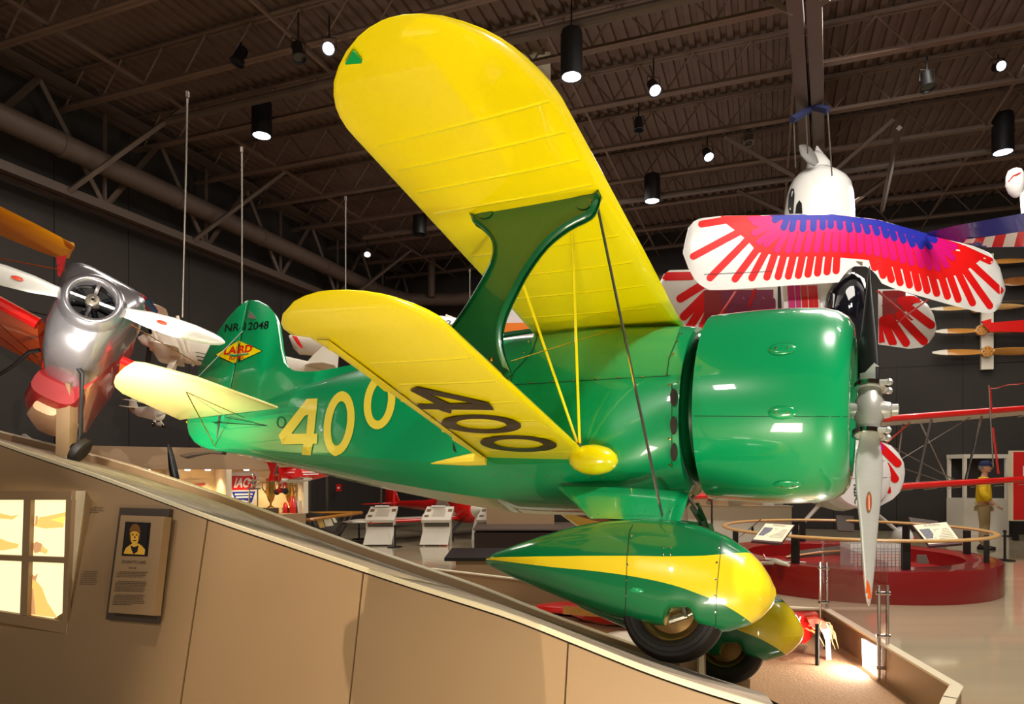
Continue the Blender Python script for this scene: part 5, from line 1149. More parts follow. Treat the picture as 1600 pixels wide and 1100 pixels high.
for x, yt, yb in ((-60, 292, 340), (0, 322, 366), (60, 352, 391), (96, 371, 404), (112, 381, 404), (117, 385, 393)):
    a_, b_ = TT @ P(x, yt, 6.9), TT @ P(x-4, yb, 7.6); nn_ = V(.35, -.7, .6).normalized()*.05
    R_.append([a_, a_.lerp(b_, .1)-nn_*.6+V(0, -.02, -.01), a_.lerp(b_, .5)-nn_*.2, b_, a_.lerp(b_, .6)+nn_, a_.lerp(b_, .2)+nn_*1.2])
MB().rings(R_).build('wing_panel', AMBER, t, angle=60)
# --- white biplane hanging behind
wb = thing('white_biplane', 'white biplane with dark green stripes hanging behind the silver propeller', 'airplane', placed(250, 535, 9.0, (-.92, -.38, .16), (.38, -.92, .02)))
MB().rings(secs([(.10, .13, .13, .0), (.0, .17, .16, 0), (-.3, .19, .19, -.02), (-.9, .17, .18, .0), (-1.6, .1, .12, .05), (-2.2, .02, .06, .1)])).build('fuselage', OFFW, wb)
MB().lathe((.1, 0, 0), (1, 0, 0), [(0, .10), (.1, .07), (.16, .01)], 16).build('spinner', OFFW, wb)
prop(wb, .12, .55, .9, BLACK, chord=.09)
lwing('upper_wing', wb, OFFW, .25, .26, .9, .34, .02, .1); lwing('lower_wing', wb, OFFW, .05, -.16, .8, .34, .02, .1)
for s_ in (-1, 1):
    for x in (-.05, -.4): MB().tube([V(x, s_*.55, -.14), V(x+.2, s_*.6, .27)], .02, 6).build('strut', OFFW, wb)
    MB().tube([V(0, s_*.12, .12), V(.1, s_*.18, .27)], .018, 6).build('cabane_strut', OFFW, wb)
for k in range(3): MB().rings(secs([(-.45-.02*k, .195-.008*k, .010, -.06-.045*k, 2), (-1.3, .15-.010*k, .012, -.06-.05*k, 2)])).build('green_stripe', mat('dark_green_stripe', (20, 60, 44)), wb)
tailset(wb, OFFW, -2.1, .1, .9); gear(wb, -.2, -.2, .35, .4, .12, OFFW, OFFW)
# --- little white model 40
wm = thing('white_model_airplane', 'small white model high-wing airplane marked 40 hanging against the dark wall', 'model airplane', placed(246, 646, 9.8, (.93, -.33, -.10), (.33, .94, -.05)))
MB().rings(secs([(.08, .06, .06, 0), (.05, .1, .1, 0), (-.05, .1, .1, 0), (-.35, .06, .07, 0), (-.5, .02, .03, .02)])).build('fuselage', OFFW, wm)
lwing('wing', wm, OFFW, -.02, .12, .5, .14, 0, .12); tailset(wm, OFFW, -.48, .05, .36); gear(wm, 0, -.06, .09, .1, .035, OFFW, OFFW); prop(wm, .1, .12, .4, STEEL, chord=.12)
vs, fs = text2d('40', bold=.03); decal('number_print', ([(x*.1-.27, z*.065-.03) for x, z in vs], fs), (lambda T: lambda x, z: (lambda h: (h[0], h[1]) if h[0] else None)(T.ray_cast(V(x, -1, z), V(0, 1, 0))))(bvh(wm.children[0])), BLACK, wm, 3, .003)
gm = thing('gold_model_airplane', 'tiny gold and cream model airplane peeking out between column and black gear leg', 'model airplane', placed(122, 596, 8.5, (.7, -.7, 0), (.7, .7, 0)))
MB().rings(secs([(.1, .03, .03, 0), (0, .05, .05, 0), (-.2, .02, .02, 0)])).build('fuselage', AMBER, gm); lwing('wing', gm, AMBER, .05, .05, .22, .08)
for s_ in (-1, 1): MB().ball((0, s_*.06, -.09), .04, 10, (1.8, .6, .6)).build('float', OFFW, gm)
# --- red model biplane
rm = thing('red_model_biplane', 'glossy red model biplane with white stripes on the bent wood stand', 'model airplane', placed(438, 742, 11.0, (-.72, -.62, -.02), (.60, -.72, .06)))
MB().rings(secs([(.06, .10, .10, 0), (.04, .125, .12, 0), (-.15, .13, .125, 0), (-.5, .11, .11, .0), (-.9, .05, .06, .03), (-1.05, .01, .03, .05)])).build('fuselage', RED, rm)
MB().rings(secs([(.03, .128, .05, -.09), (-.3, .12, .05, -.09), (-.5, .09, .03, -.08)])).build('white_belly', OFFW, rm)
for s_ in (-1, 1): MB().lathe((.05, s_*.06, .03), (1, 0, 0), [(0, .028), (.012, .026), (.013, .001)], 12).build('cowl_opening', BLACK, rm)
for k in range(2): MB().tube([V(-.2, .131-.004*k, .03-.04*k), V(-.6, .105, .02-.03*k)], .008, 5).build('white_stripe', WHITE, rm)
for k in range(2): MB().tube([V(-.2, -.131+.004*k, .03-.04*k), V(-.6, -.105, .02-.03*k)], .008, 5).build('white_stripe', WHITE, rm)
MB().ball((-.45, 0, .1), .09, 12, (1.6, .8, .8)).build('canopy', DGLASS, rm)
lwing('upper_wing', rm, RED, .02, .24, .72, .26, 0, .1); lwing('lower_wing', rm, RED, -.08, -.08, .70, .26, 0.01, .1)
for s_ in (-1, 1): MB().rings([[V(-.08+dx*w_, s_*.52+dy, z_) for dx, dy in ((.09, 0), (0, .012), (-.09, 0), (0, -.012))] for z_, w_ in ((-.07, 1), (.08, .4), (.24, 1))]).build('wing_strut', RED, rm)
tailset(rm, RED, -1.0, .05, .42); gear(rm, -.05, -.1, .17, .17, .05, RED, RED); prop(rm, .08, .2, .9, STEEL, chord=.12)
# --- red biplane standing on the floor behind the kiosks
p = fp(735, 846, 0)
rb = thing('red_biplane', 'red and cream open biplane with a yellow-tipped silver propeller standing behind the beige stands', 'airplane', placed(742, 796, 16.0, (.66, -.75, .05), (.75, .66, 0)))
MB().rings(secs([(.1, .26, .26, 0), (.0, .32, .32, .0), (-.4, .34, .34, .02), (-1.2, .24, .28, .06), (-2.0, .12, .14, .12), (-3.8, .05, .06, .2)])).build('fuselage', RED, rb)
MB().lathe((.06, 0, 0), (1, 0, 0), [(.0, .22), (.06, .2), (.2, .08), (.26, .01)], 18).build('spinner', OFFW, rb)
prop(rb, .16, 1.0, 1.35, BLADE, AMBER, .09)
lwing('lower_wing', rb, OFFW, -.3, -.2, 2.9, .95, .01, .1, edge=RED); lwing('upper_wing', rb, RED, .1, 1.0, 3.1, .95, 0, .1)
for s_ in (-1, 1):
    for x in (-.35, -.9): MB().tube([V(x, s_*2.0, -.2), V(x+.3, s_*2.1, 1.0)], .025, 6).build('wing_strut', RED if x > -.5 else STEEL, rb)
    MB().tube([V(-.3, s_*.3, .3), V(-.2, s_*.5, 1.0)], .03, 6).build('cabane_strut', RED, rb)
for s_ in (-1, 1): MB().rings([[V(-.5, s_*.43, .2), V(-.9, s_*.4, .3), V(-.9, s_*.41, .32), V(-.5, s_*.44, .22)], [V(-.2, s_*.4, -.1), V(-1.2, s_*.36, -.2), V(-1.2, s_*.37, -.18), V(-.2, s_*.41, -.08)]]).build('cream_flash', OFFW, rb)
tailset(rb, RED, -3.7, .2, 1.5)
for s_ in (-1, 1):
    MB().tube([V(-.2, s_*.25, -.25), V(-.1, s_*.75, -.62)], .03, 6).build('gear_leg', BLACK, rb); MB().lathe((-.1, s_*.75-.06, -.62), (0, 1, 0), [(0, .001), (0, .18), (.03, .22), (.06, .23), (.09, .22), (.12, .18), (.12, .001)], 20).build('wheel', RUBBER, rb)
    MB().lathe((-.1, s_*.83, -.62), (0, s_, 0), [(0, .15), (.02, .13), (.03, .001)], 20).build('red_hubcap', RED, rb); MB().lathe((-.1, s_*.835, -.62), (0, s_, 0), [(0, .19), (.01, .15)], 20).build('white_hub_ring', OFFW, rb)
# --- red/white biplane on the right (pale, red leading edges)
pt = thing('red_edged_biplane', 'white biplane with red leading edges standing nose-on behind the red ring', 'airplane', placed(1322, 762, 12.6, (-.16, -.985, .08), (.985, -.16, .06)))
MB().rings(secs([(.15, .3, .3, 0), (.05, .42, .4, .0), (-.3, .46, .45, .02), (-1.4, .4, .42, .1), (-2.6, .2, .3, .2), (-3.9, .05, .12, .3)])).build('fuselage', WHITE, pt)
for s_ in (-1, 1): MB().lathe((.14, s_*.18, .05), (1, 0, 0), [(0, .1), (.02, .09), (.025, .001)], 14).build('cowl_opening', BLACK, pt)
prop(pt, .25, .95, .2, BLADE, chord=.08); MB().lathe((.15, 0, 0), (1, 0, 0), [(0, .16), (.15, .12), (.25, .01)], 16).build('spinner', RED, pt)
def taperwing(z, y0, y1, c0, c1, name):
    for s_ in (-1, 1):
        R_ = []
        for f, k in ((0, 1), (.25, 1), (.5, .97), (.75, .9), (.92, .8), (1, .45)):
            y = y0+(y1-y0)*f; c = c0*k; R_.append([V(-.15-(c0-c)*.5-a_, s_*y, z+.01*y+b_) for a_, b_ in airfoil(c, .12)])
        o = MB().rings(R_).build(name, OFFW, pt, angle=50)
        MB().tube([V(-.185, s_*(y0+(y1-y0)*f), z+.01*(y0+(y1-y0)*f)+.025) for f in (0, .5, .9)], [.062, .06, .05], 12).build('leading_edge', RED, o)
        for k in range(7): MB().tube([V(-.25, s_*(y0+(y1-y0)*(k+1)/8), z-.03), V(-.3-.5*c0, s_*(y0+(y1-y0)*(k+1)/8), z-.025)], .006, 5).build('rib_line', TANL, o)
taperwing(-.06, .4, 3.7, 1.0, .9, 'lower_wing'); taperwing(1.22, .0, 3.9, 1.0, .9, 'upper_wing')
for s_ in (-1, 1):
    for a_, b_, r_, m_ in (((-.3, 2.15, .0), (-.3, 2.55, 1.2), .035, SILVER), ((-.8, 2.1, .0), (-.8, 1.7, 1.2), .03, SILVER), ((-.35, 1.35, .0), (-.2, 1.65, 1.2), .025, SILVER), ((-.75, 1.1, .0), (-.7, 1.35, 1.2), .02, STEEL),
                           ((-.3, .45, .45), (-.4, 1.35, 1.18), .022, RED), ((-.8, .3, .4), (-.6, 1.45, 1.18), .012, STEEL), ((-.3, .35, 1.15), (-.4, 2.1, .0), .012, STEEL), ((-.7, .35, .75), (-.7, 2.05, .0), .010, STEEL), ((-.3, .4, .1), (-.4, 2.4, 1.2), .008, STEEL)):
        MB().tube([V(a_[0], s_*a_[1], a_[2]), V(b_[0], s_*b_[1], b_[2])], r_, 8, flat=.5 if r_ > .02 else None).build('strut' if r_ > .02 else 'bracing_wire', m_, pt)
    MB().tube([V(-.4, s_*.35, -.25), V(-.35, s_*.95, -.85)], [.1, .07], 10, flat=.4).build('gear_leg', WHITE, pt)
    q = MB(); R_ = secs([(-.95, .01, .02, -1.0), (-.7, .09, .12, -.98), (-.35, .14, .19, -.95), (-.1, .13, .18, -.95), (.05, .07, .1, -.95), (.08, .01, .02, -.95)])
    MB().rings([[v_+V(0, s_*.98, 0) for v_ in r_] for r_ in R_]).build('wheel_pant', WHITE, pt)
    MB().rings([[V(v_.x, v_.y*1.02+s_*.98+.03*s_, -.99+(v_.z+.95)*.62) for v_ in r_] for r_ in R_[1:5]]).build('red_flash', RED, pt)
    MB().lathe((-.3, s_*.98-.05, -1.12), (0, 1, 0), [(0, .001), (0, .12), (.05, .16), (.1, .12), (.1, .001)], 18).build('wheel', RUBBER, pt)
MB().ball((-1.3, 0, .48), .28, 14, (1.8, .8, .8)).build('canopy', DGLASS, pt); tailset(pt, WHITE, -3.8, .35, 1.4)
t = thing('red_streamer', 'thin pole with twisted red streamer standing through the red-edged wing', 'streamer', P(1549, 752, 12.0)); TT = t.matrix_world.inverted()
MB().tube([TT @ P(1552, 730, 12), TT @ P(1545, 602, 12)], .012, 6).build('pole', STEEL, t)
for a_, b_ in (((1546, 605, 12), (1549, 640, 12)), ((1551, 668, 12), (1560, 740, 12)), ((1548, 607, 12), (1600, 598, 11.5))):
    q = MB(); q.tube([TT @ P(a_[0]+(b_[0]-a_[0])*f, a_[1]+(b_[1]-a_[1])*f+math.sin(f*9)*1.0, 12+(b_[2]-a_[2])*f) for f in [k/10 for k in range(11)]], .03, 4, flat=.3); q.build('streamer', RED, t)
# --- feathered biplane hanging nose-up
DF = 11.4
fb = thing('feather_painted_biplane', 'white biplane painted with red, magenta and blue feathers hanging nose-up', 'airplane', P(1310, 430, DF))
FI = fb.matrix_world.inverted()
def FP(x, y, d=DF): return FI @ P(x, y, d)
def wingsheet(name, top, bot, d, th, m, bulge=.045):
    # top / bottom outlines as px tables along x
    xs_ = [top[0][0]+(top[-1][0]-top[0][0])*i/60 for i in range(61)]; F1, F2 = [], []
    for x in xs_:
        a_, b_ = interp(x, top), interp(x, bot); r1, r2 = [], []
        for k in range(9):
            f = k/8; b2 = bulge*math.sin(PI*min(1, f*1.0)**.6)*min(1, abs(b_-a_)/60)
            r1.append(FP(x, a_+(b_-a_)*f, d-b2)); r2.append(FP(x, a_+(b_-a_)*f, d+th*math.sin(PI*f**.6)*.5+.004))
        F1.append(r1); F2.append(r2)
    rings_ = [r1+r2[::-1] for r1, r2 in zip(F1, F2)]
    return MB().rings(rings_).build(name, m, fb, angle=60)
ut = [(1067, 392), (1069, 372), (1074, 358), (1082, 347), (1094, 341), (1130, 337), (1215, 336), (1303, 335), (1372, 343), (1420, 357), (1480, 374), (1520, 384), (1545, 394), (1560, 412), (1568, 432), (1571, 450)]
ub = [(1067, 396), (1072, 412), (1082, 432), (1094, 446), (1108, 453), (1130, 453), (1312, 441), (1322, 424), (1333, 416), (1352, 416), (1366, 424), (1378, 443), (1400, 452), (1480, 475), (1530, 488), (1548, 490), (1560, 484), (1567, 472), (1571, 454)]
uw_ = wingsheet('upper_wing', ut, ub, DF, .1, WHITE)
lt = [(1028, 470), (1030, 445), (1036, 430), (1046, 422), (1090, 421), (1215, 430)]; lb2 = [(1028, 476), (1040, 505), (1060, 530), (1085, 550), (1215, 550)]
lwl = wingsheet('lower_wing', lt, lb2, DF+1.1, .1, WHITE)
rt = [(1372, 452), (1400, 452), (1430, 462), (1450, 476), (1459, 492), (1463, 510)]; rb2 = [(1372, 538), (1420, 545), (1440, 543), (1452, 535), (1460, 524), (1463, 514)]
lwr = wingsheet('lower_wing', rt, rb2, DF+1.1, .1, WHITE)
FO = FI @ EYE
def castF(o):
    T = bvh(o)
    def c(x, y):
        for dy in (0, 1.2, 2.4, 4, 6):
            d_ = ray(x, y+dy).normalized(); h = T.ray_cast(FO, d_)
            if h[0]: return h[0], (h[1] if h[1].dot(d_) < 0 else -h[1])
        return None
    return c
cuf, cll, clr = castF(uw_), castF(lwl), castF(lwr)
def PX(L): return [(1020+x/2.683, 150+y/2.683) for x, y in L]
redp = PX([(285,503),(500,499),(760,494),(945,516),(1160,580),(1290,620),(1340,650),(1370,690),(1330,720),(1290,745),(1200,770),(1100,740),(1000,715),(930,690),(820,680),(700,672),(560,675),(440,655),(390,600),(340,560),(300,530)])
decal('red_feather_field', poly(redp), cuf, FRED, uw_, 6, .002)
fe = [(205,540,340,515),(170,675,380,560),(240,765,400,600),(345,770,440,640),(415,765,475,650),(478,762,512,660),(525,760,550,665),(568,758,590,665),(610,755,628,665),(650,750,665,665),(690,745,700,665),(730,740,738,665),(768,735,772,665),
      (930,722,915,665),(965,755,945,680),(1000,772,978,690),(1037,785,1015,695),(1076,795,1055,700),(1113,808,1090,705),(1150,818,1125,715),(1190,830,1160,720),(1235,842,1200,725),(1280,855,1235,725),(1340,870,1270,720),(1412,882,1300,720),(1455,818,1320,690),(1412,694,1300,640),(1395,690,1330,660)]
for x0, y0, x1, y1 in fe[:-1]:
    q_ = PX([(x0, y0), (x1, y1)]); decal('feather', poly(capsule(q_[1][0], q_[1][1], q_[0][0], q_[0][1]-1.0, 5.6)), cuf, FRED, uw_, 6, .003)
magp = PX([(390,508),(500,500),(760,495),(945,517),(1180,585),(1270,630),(1250,660),(1200,680),(1140,660),(1040,620),(940,590),(860,575),(700,570),(560,570),(480,560),(430,545)])
decal('magenta_feather_field', poly(magp), cuf, FMAG, uw_, 6, .005)
mf = [(425,530,470,520),(425,575,500,540),(445,612,510,560),(475,622,535,570),(520,645,560,570),(566,648,590,570),(604,646,625,570),(645,645,662,570),(686,645,698,570),(728,643,735,570),(763,643,768,570),(798,645,800,575),(835,648,835,580),(870,648,868,580),(905,655,900,590),(940,660,930,590),(975,668,962,600),(1010,678,995,605),(1048,690,1030,610),(1085,700,1065,620),(1125,708,1100,630),(1160,718,1135,640),(1195,722,1170,650),(1230,710,1195,650),(1255,678,1215,640),(1265,632,1200,610)]
for x0, y0, x1, y1 in mf:
    q_ = PX([(x0, y0), (x1, y1)]); decal('feather', poly(capsule(q_[1][0], q_[1][1], q_[0][0], q_[0][1], 5)), cuf, FMAG, uw_, 6, .006)
blp = PX([(490,501),(760,495),(945,518),(1100,560),(1180,590),(1160,605),(1060,580),(940,545),(800,525),(700,520),(560,522),(510,515)])
decal('blue_feather_field', poly(blp), cuf, FBLU, uw_, 6, .008)
for x0, y0, x1, y1 in [(512,520,530,508),(548,552,560,520),(583,558,590,520),(628,558,632,520),(672,556,674,520),(712,550,712,520),(745,545,745,520),(785,550,782,520),(825,560,820,530),(862,562,855,535),(900,568,890,540),(940,574,930,545),(978,585,968,555),(1012,596,1000,565),(1050,606,1038,575),(1088,622,1072,585),(1125,630,1105,595),(1160,632,1135,600),(1180,605,1150,590)]:
    q_ = PX([(x0, y0), (x1, y1)]); decal('feather', poly(capsule(q_[1][0], q_[1][1], q_[0][0], q_[0][1], 5)), cuf, FBLU, uw_, 6, .009)
decal('aileron_line', strip_px(PX([(215, 748), (500, 735)]), .8), cuf, INK, uw_, 12, .0105)
decal('centre_opening', poly(PX([(848, 692), (893, 697), (885, 716), (846, 710)])), cuf, mat('shadow_bay', (110, 90, 70)), uw_, 12, .0105)
for x0, y0, x1, y1 in [(55,757,160,755),(115,850,220,785),(130,925,225,830),(150,975,230,850),(200,990,255,860)]:
    q_ = PX([(x0, y0), (x1, y1)]); decal('feather', poly(capsule(q_[1][0], q_[1][1], q_[0][0], q_[0][1], 6.5)), cll, FRED, lwl, 9, .008)
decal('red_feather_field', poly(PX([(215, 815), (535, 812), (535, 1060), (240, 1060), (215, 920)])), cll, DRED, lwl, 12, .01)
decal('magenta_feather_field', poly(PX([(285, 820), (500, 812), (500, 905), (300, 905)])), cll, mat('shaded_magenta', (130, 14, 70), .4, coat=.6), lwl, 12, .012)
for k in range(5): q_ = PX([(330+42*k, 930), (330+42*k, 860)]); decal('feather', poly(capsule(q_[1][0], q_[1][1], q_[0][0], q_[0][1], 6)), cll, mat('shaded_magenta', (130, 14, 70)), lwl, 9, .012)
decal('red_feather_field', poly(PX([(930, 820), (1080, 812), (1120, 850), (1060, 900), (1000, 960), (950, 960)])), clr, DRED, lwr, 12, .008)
for x0, y0, x1, y1 in [(955,1035,940,950),(1005,1035,965,940),(1060,1035,990,930),(1135,1028,1030,920),(1165,960,1060,880),(1115,850,1040,860)]:
    q_ = PX([(x0, y0), (x1, y1)]); decal('feather', poly(capsule(q_[1][0], q_[1][1], q_[0][0], q_[0][1], 6.5)), clr, FRED, lwr, 9, .01)
# fuselage along the image-vertical axis
def body(name, rows, m, par, n_=20, e=1.0):
    R_ = []
    for x, y, w_, dp, d_ in rows: c_ = FP(x, y, d_); R_.append([c_+V(math.cos(t_)*w_*d_/F, math.sin(t_)*dp, 0) for t_ in (2*PI*k/n_ for k in range(n_))])
    return MB().rings(R_).build(name, m, par, angle=60)
cowlw = []
for y, xl, xr, dp in ((263, 1262, 1292, .15), (267, 1255, 1299, .22), (272, 1247, 1309, .3), (280, 1240, 1321, .36), (290, 1235, 1328, .4), (305, 1231, 1331, .42), (330, 1227, 1333, .42), (350, 1226, 1334, .42)):
    cowlw.append(((xl+xr)/2, y, (xr-xl)/2, dp, 12.3))
body('cowling', cowlw, WHITE, fb)
fu = body('fuselage', [(1280, 350, 54, .42, 12.3), (1283, 430, 44, .42, 12.3), (1296, 500, 40, .40, 12.3), (1315, 600, 30, .32, 12.2), (1335, 690, 18, .2, 12.0), (1345, 760, 8, .08, 11.9)], WHITE, fb)
for y0_, a_, b_ in ((0, 1228, 1243), (0, 1245, 1253)): pass
for pts_ in ([(1232, 325), (1233, 305), (1237, 295), (1241, 295), (1242, 305), (1240, 334), (1234, 334)], [(1243, 334), (1245, 320), (1249, 313), (1253, 318), (1254, 334)]):
    T = bvh([o for o in fb.children if o.name.startswith('cowling')][0])
    decal('cowl_opening', poly(pts_), lambda x, y: (lambda h, d_: (h[0], h[1] if h[1].dot(d_) < 0 else -h[1]) if h[0] else None)(T.ray_cast(FO, ray(x, y).normalized()), ray(x, y).normalized()), BLACK, fb, 9, .01)
body('spinner', [(1279, 264, 19, .18, 12.3), (1279, 256, 18, .17, 12.3), (1277, 244, 12, .1, 12.3), (1275, 236, 3, .03, 12.3)], WHITE, fb)
MB().rings([[FP(cx+math.cos(t_)*w_*.72, cy-math.cos(t_)*w_*.62, 11.9+.03*math.sin(t_)) for t_ in (2*PI*k/12 for k in range(12))] for cx, cy, w_ in ((1276, 257, 5), (1268, 248, 10), (1259, 237, 11), (1253, 230, 7), (1249, 227, 1.5))]).build('propeller_blade', mat('grey_blade', (120, 116, 112), .5), fb)
MB().rings([[FP(cx+math.cos(t_)*w_*.8, cy+math.cos(t_)*w_*.35, 12.5+.03*math.sin(t_)) for t_ in (2*PI*k/12 for k in range(12))] for cx, cy, w_ in ((1288, 258, 12), (1284, 245, 11), (1280, 236, 8), (1277, 228, 2))]).build('propeller_blade', WHITE, fb)
body('canopy', [(1328, 428, 10, .1, 11.9), (1326, 440, 24, .25, 11.9), (1323, 460, 31, .34, 11.9), (1321, 490, 33, .38, 11.9), (1321, 530, 33, .36, 11.9), (1323, 570, 28, .28, 11.9), (1326, 610, 10, .1, 11.9)], DGLASS, fb)
for xa, xb_, m_ in ((1231, 1241, MAGENTA), (1243, 1250, MAGENTA), (1252, 1261, RED), (1263, 1270, RED), (1271, 1277, RED)):
    MB().prism([FP(xa, 446, 11.85), FP(xb_, 446, 11.85), FP(xb_+4, 520, 11.85), FP(xa+4, 520, 11.85)], (0, .015, 0)).build('fuselage_stripe', m_, fb, smooth=False)
MB().prism([FP(1223, 444, 11.87), FP(1279, 444, 11.87), FP(1285, 540, 11.87), FP(1229, 540, 11.87)], (0, .1, 0)).build('turtle_deck', WHITE, fb, smooth=False)
for a_, b_ in (((1150, 455, 11.5), (1120, 500, 12.4)), ((1450, 468, 11.5), (1400, 505, 12.4)), ((1372, 455, 11.5), (1425, 500, 12.4)), ((1180, 452, 11.5), (1170, 480, 12.4))): MB().tube([FP(*a_), FP(*b_)], .025, 6, flat=.4).build('wing_strut', RED, fb)
stb = wingsheet('stabilizer', [(1300, 745), (1303, 725), (1312, 708), (1330, 696), (1350, 690), (1375, 690), (1392, 696), (1404, 708), (1412, 722), (1414, 735)], [(1300, 750), (1308, 770), (1320, 783), (1345, 792), (1375, 791), (1395, 780), (1407, 768), (1413, 750), (1414, 740)], 11.5, .06, WHITE, .03)
cst = castF(stb)
for x0, y0, x1, y1 in [(1373, 695, 1402, 724), (1384, 728, 1398, 748), (1388, 762, 1389, 768)]: decal('feather', poly(capsule(x0, y0, x1, y1, 6.3 if y0 < 760 else 3)), cst, FRED, stb, 9, .01)
decal('feather', poly(capsule(1370, 693, 1376, 700, 5)), cst, FMAG, stb, 9, .012)
dsk = MB().rings([[FP(x, y, 11.36) for x, y in ellipse(1346, 746, 46*k_, 49*k_, 0, 40)] for k_ in (.001, .5, .93)]+[[FP(x, y, 11.39) for x, y in ellipse(1346, 746, 46, 49, 0, 40)]], cap=False).build('rudder', WHITE, fb)
cdk = castF(dsk)
decal('registration', text_px('N2FC', (1333, 757), (1335, 787), (6.2, -.4), bold=.02), cdk, BLACK, fb, 20, .012)
decal('seam_line', combine(strip_px([(1303, 748), (1391, 746)], .6), strip_px([(1302, 722), (1390, 720)], .6)), cdk, INK, fb, 20, .01)
# --- blue wing with red/white edge
bw = thing('blue_wing_airplane', 'blue wing with red and white chequered trailing edge hanging at the upper right', 'airplane wing', P(1540, 360, 9.5)); BI = bw.matrix_world.inverted()
def BP(x, y, d): return BI @ P(x, y, d)
R_ = []
for x, yt, ym, yb, d in ((1452, 362, 366, 368, 11), (1490, 353, 371, 377, 10.4), (1540, 344, 368, 387, 9.8), (1600, 333, 363, 386, 9.2), (1680, 320, 356, 384, 8.6)):
    a_, b_ = BP(x, yt, d), BP(x, yb, d+.3); R_.append([a_, a_.lerp(b_, .3)+V(0, -.07, 0), a_.lerp(b_, .65)+V(0, -.05, 0), b_, b_.lerp(a_, .5)+V(0, .08, 0)])
bo = MB().rings(R_).build('wing', BLUE, bw, angle=50)
T_ = bvh(bo); BO = BI @ EYE
cbw = lambda x, y: (lambda h, d_: (h[0], h[1] if h[1].dot(d_) < 0 else -h[1]) if h[0] else None)(T_.ray_cast(BO, ray(x, y).normalized()), ray(x, y).normalized())
def lowy(x): return interp(x, [(1452, 367), (1490, 376), (1540, 386), (1600, 385), (1620, 384)])
def midy(x): return interp(x, [(1452, 366), (1490, 372), (1505, 374), (1540, 370), (1600, 361), (1620, 358)])
k = 0; x = 1498
while x < 1640:
    x2 = x+13+k; decal('chequer', poly([(x, midy(x)), (x2, midy(x2)), (x2-6, lowy(x2)), (x-6, lowy(x))]), cbw, RED if k % 2 == 0 else WHITE, bw, 8, .006); x = x2; k += 1
wp = thing('white_wheel_pant', 'small white streamlined pod with red stripe hanging at the upper right edge', 'airplane part', P(1587, 286, 10)); PI2 = wp.matrix_world.inverted()
MB().rings([[PI2 @ (P(cx+math.cos(t_)*w_, y, 10)+V(0, math.sin(t_)*w_*.009, 0)) for t_ in (2*PI*k/16 for k in range(16))] for cx, y, w_ in ((1586, 263, 3), (1586, 266, 9), (1586, 274, 12), (1586, 288, 13), (1587, 300, 10), (1588, 307, 5), (1588, 309, 1))]).build('pod', WHITE, wp)
MB().tube([PI2 @ P(1598, 300, 10), PI2 @ P(1602, 345, 9.6)], .04, 8).build('leg', WHITE, wp); MB().tube([PI2 @ P(1575, 284, 9.9), PI2 @ P(1583, 275, 9.88), PI2 @ P(1595, 270, 9.9)], .012, 5).build('red_stripe', RED, wp)
# --- propellers on the back wall
def wallP(x, y, off=.3):
    r = ray(x, y); C1_ = C0-A*off; t_ = (C1_-V(0, 0, 0)).dot(A)/V(r.x, r.y, 0).dot(A); return EYE+r*t_
def wprop(x0, y0, x1, y1, wd_, label, m, tipm=None, hubx=None):
    a_, b_ = wallP(x0, y0), wallP(x1, y1); c_ = (a_+b_)/2; t = thing('wooden_propeller', label, 'propeller', c_, 'wooden propellers on the back wall'); d_ = (b_-a_).normalized(); L_ = (b_-a_).length/2; up_ = V(0, 0, 1)
    R_ = []
    for k in range(15):
        f = -1+k/7; w_ = wd_*(.35+.65*math.sin(PI*min(1, abs(f)*.9+.12))**.8) if abs(f) > .08 else wd_*.7
        if abs(f) > .97: w_ = wd_*.25
        tw = .9*(1 if f > 0 else -1)*(1-abs(f)*.5); R_.append([d_*L_*f+(up_*math.cos(tw)-A*math.sin(tw))*w_*math.cos(t_)+A*.025*math.sin(t_) for t_ in (2*PI*q_/10 for q_ in range(10))])
    MB().rings(R_).build('propeller', m, t)
    MB().lathe((0, 0, 0), -A, [(-.06, .13), (.07, .13), (.075, .1), (.075, .001)], 20).build('hub', m, t)
    for q_ in range(6): MB().lathe(V(0, 0, 0)-A*.075+(up_*math.sin(q_*PI/3)+d_*math.cos(q_*PI/3))*.08, -A, [(0, .014), (.005, .012), (.006, .001)], 8).build('hub_bolt', BLACK, t)
    MB().tube([A*.02, A*.26], .05, 8).build('wall_peg', OFFW, t)
    if tipm:
        MB().rings([[v_*1.03 for v_ in r_] for r_ in R_[:3]]).build('tip_sheath', tipm, t)
wprop(1459, 551, 1628, 548, .115, 'lowest varnished wood propeller with metal-sheathed tip on the back wall', WOOD, OFFW)
wprop(1462, 518, 1606, 514, .10, 'second-lowest wooden propeller with white tip, beside the red fin', WOOD, OFFW)
wprop(1455, 483, 1600, 478, .085, 'slim wooden propeller with white tip third from the bottom', LWOOD, OFFW)
wprop(1545, 409, 1680, 403, .10, 'topmost golden wooden propeller at the right edge', WOOD)
wprop(1562, 442, 1690, 430, .17, 'wide dark-grained wooden propeller second from the top', mat('dark_walnut', (150, 92, 44), .35, coat=.5, var=.25))
wprop(1560, 471, 1680, 469, .06, 'thin dark propeller between the wide and the slim one', mat('dark_thin_prop', (70, 58, 44), .4))
wprop(1478, 611, 1478+8, 611, .02, 'tiny', WOOD) if False else None
a_ = wallP(1543, 470, .2); t = thing('propeller_rack', 'pale vertical mounting board carrying the wooden propellers', 'rack', V(a_.x, a_.y, 0)); b_ = wallP(1543, 577, .2)
q = MB(); M = frame(V(0, 0, b_.z), B, A, V(0, 0, 1)); q.box((-.13, 0, 0), (.13, .12, 2.9), M); q.build('board', OFFW, t, smooth=False)
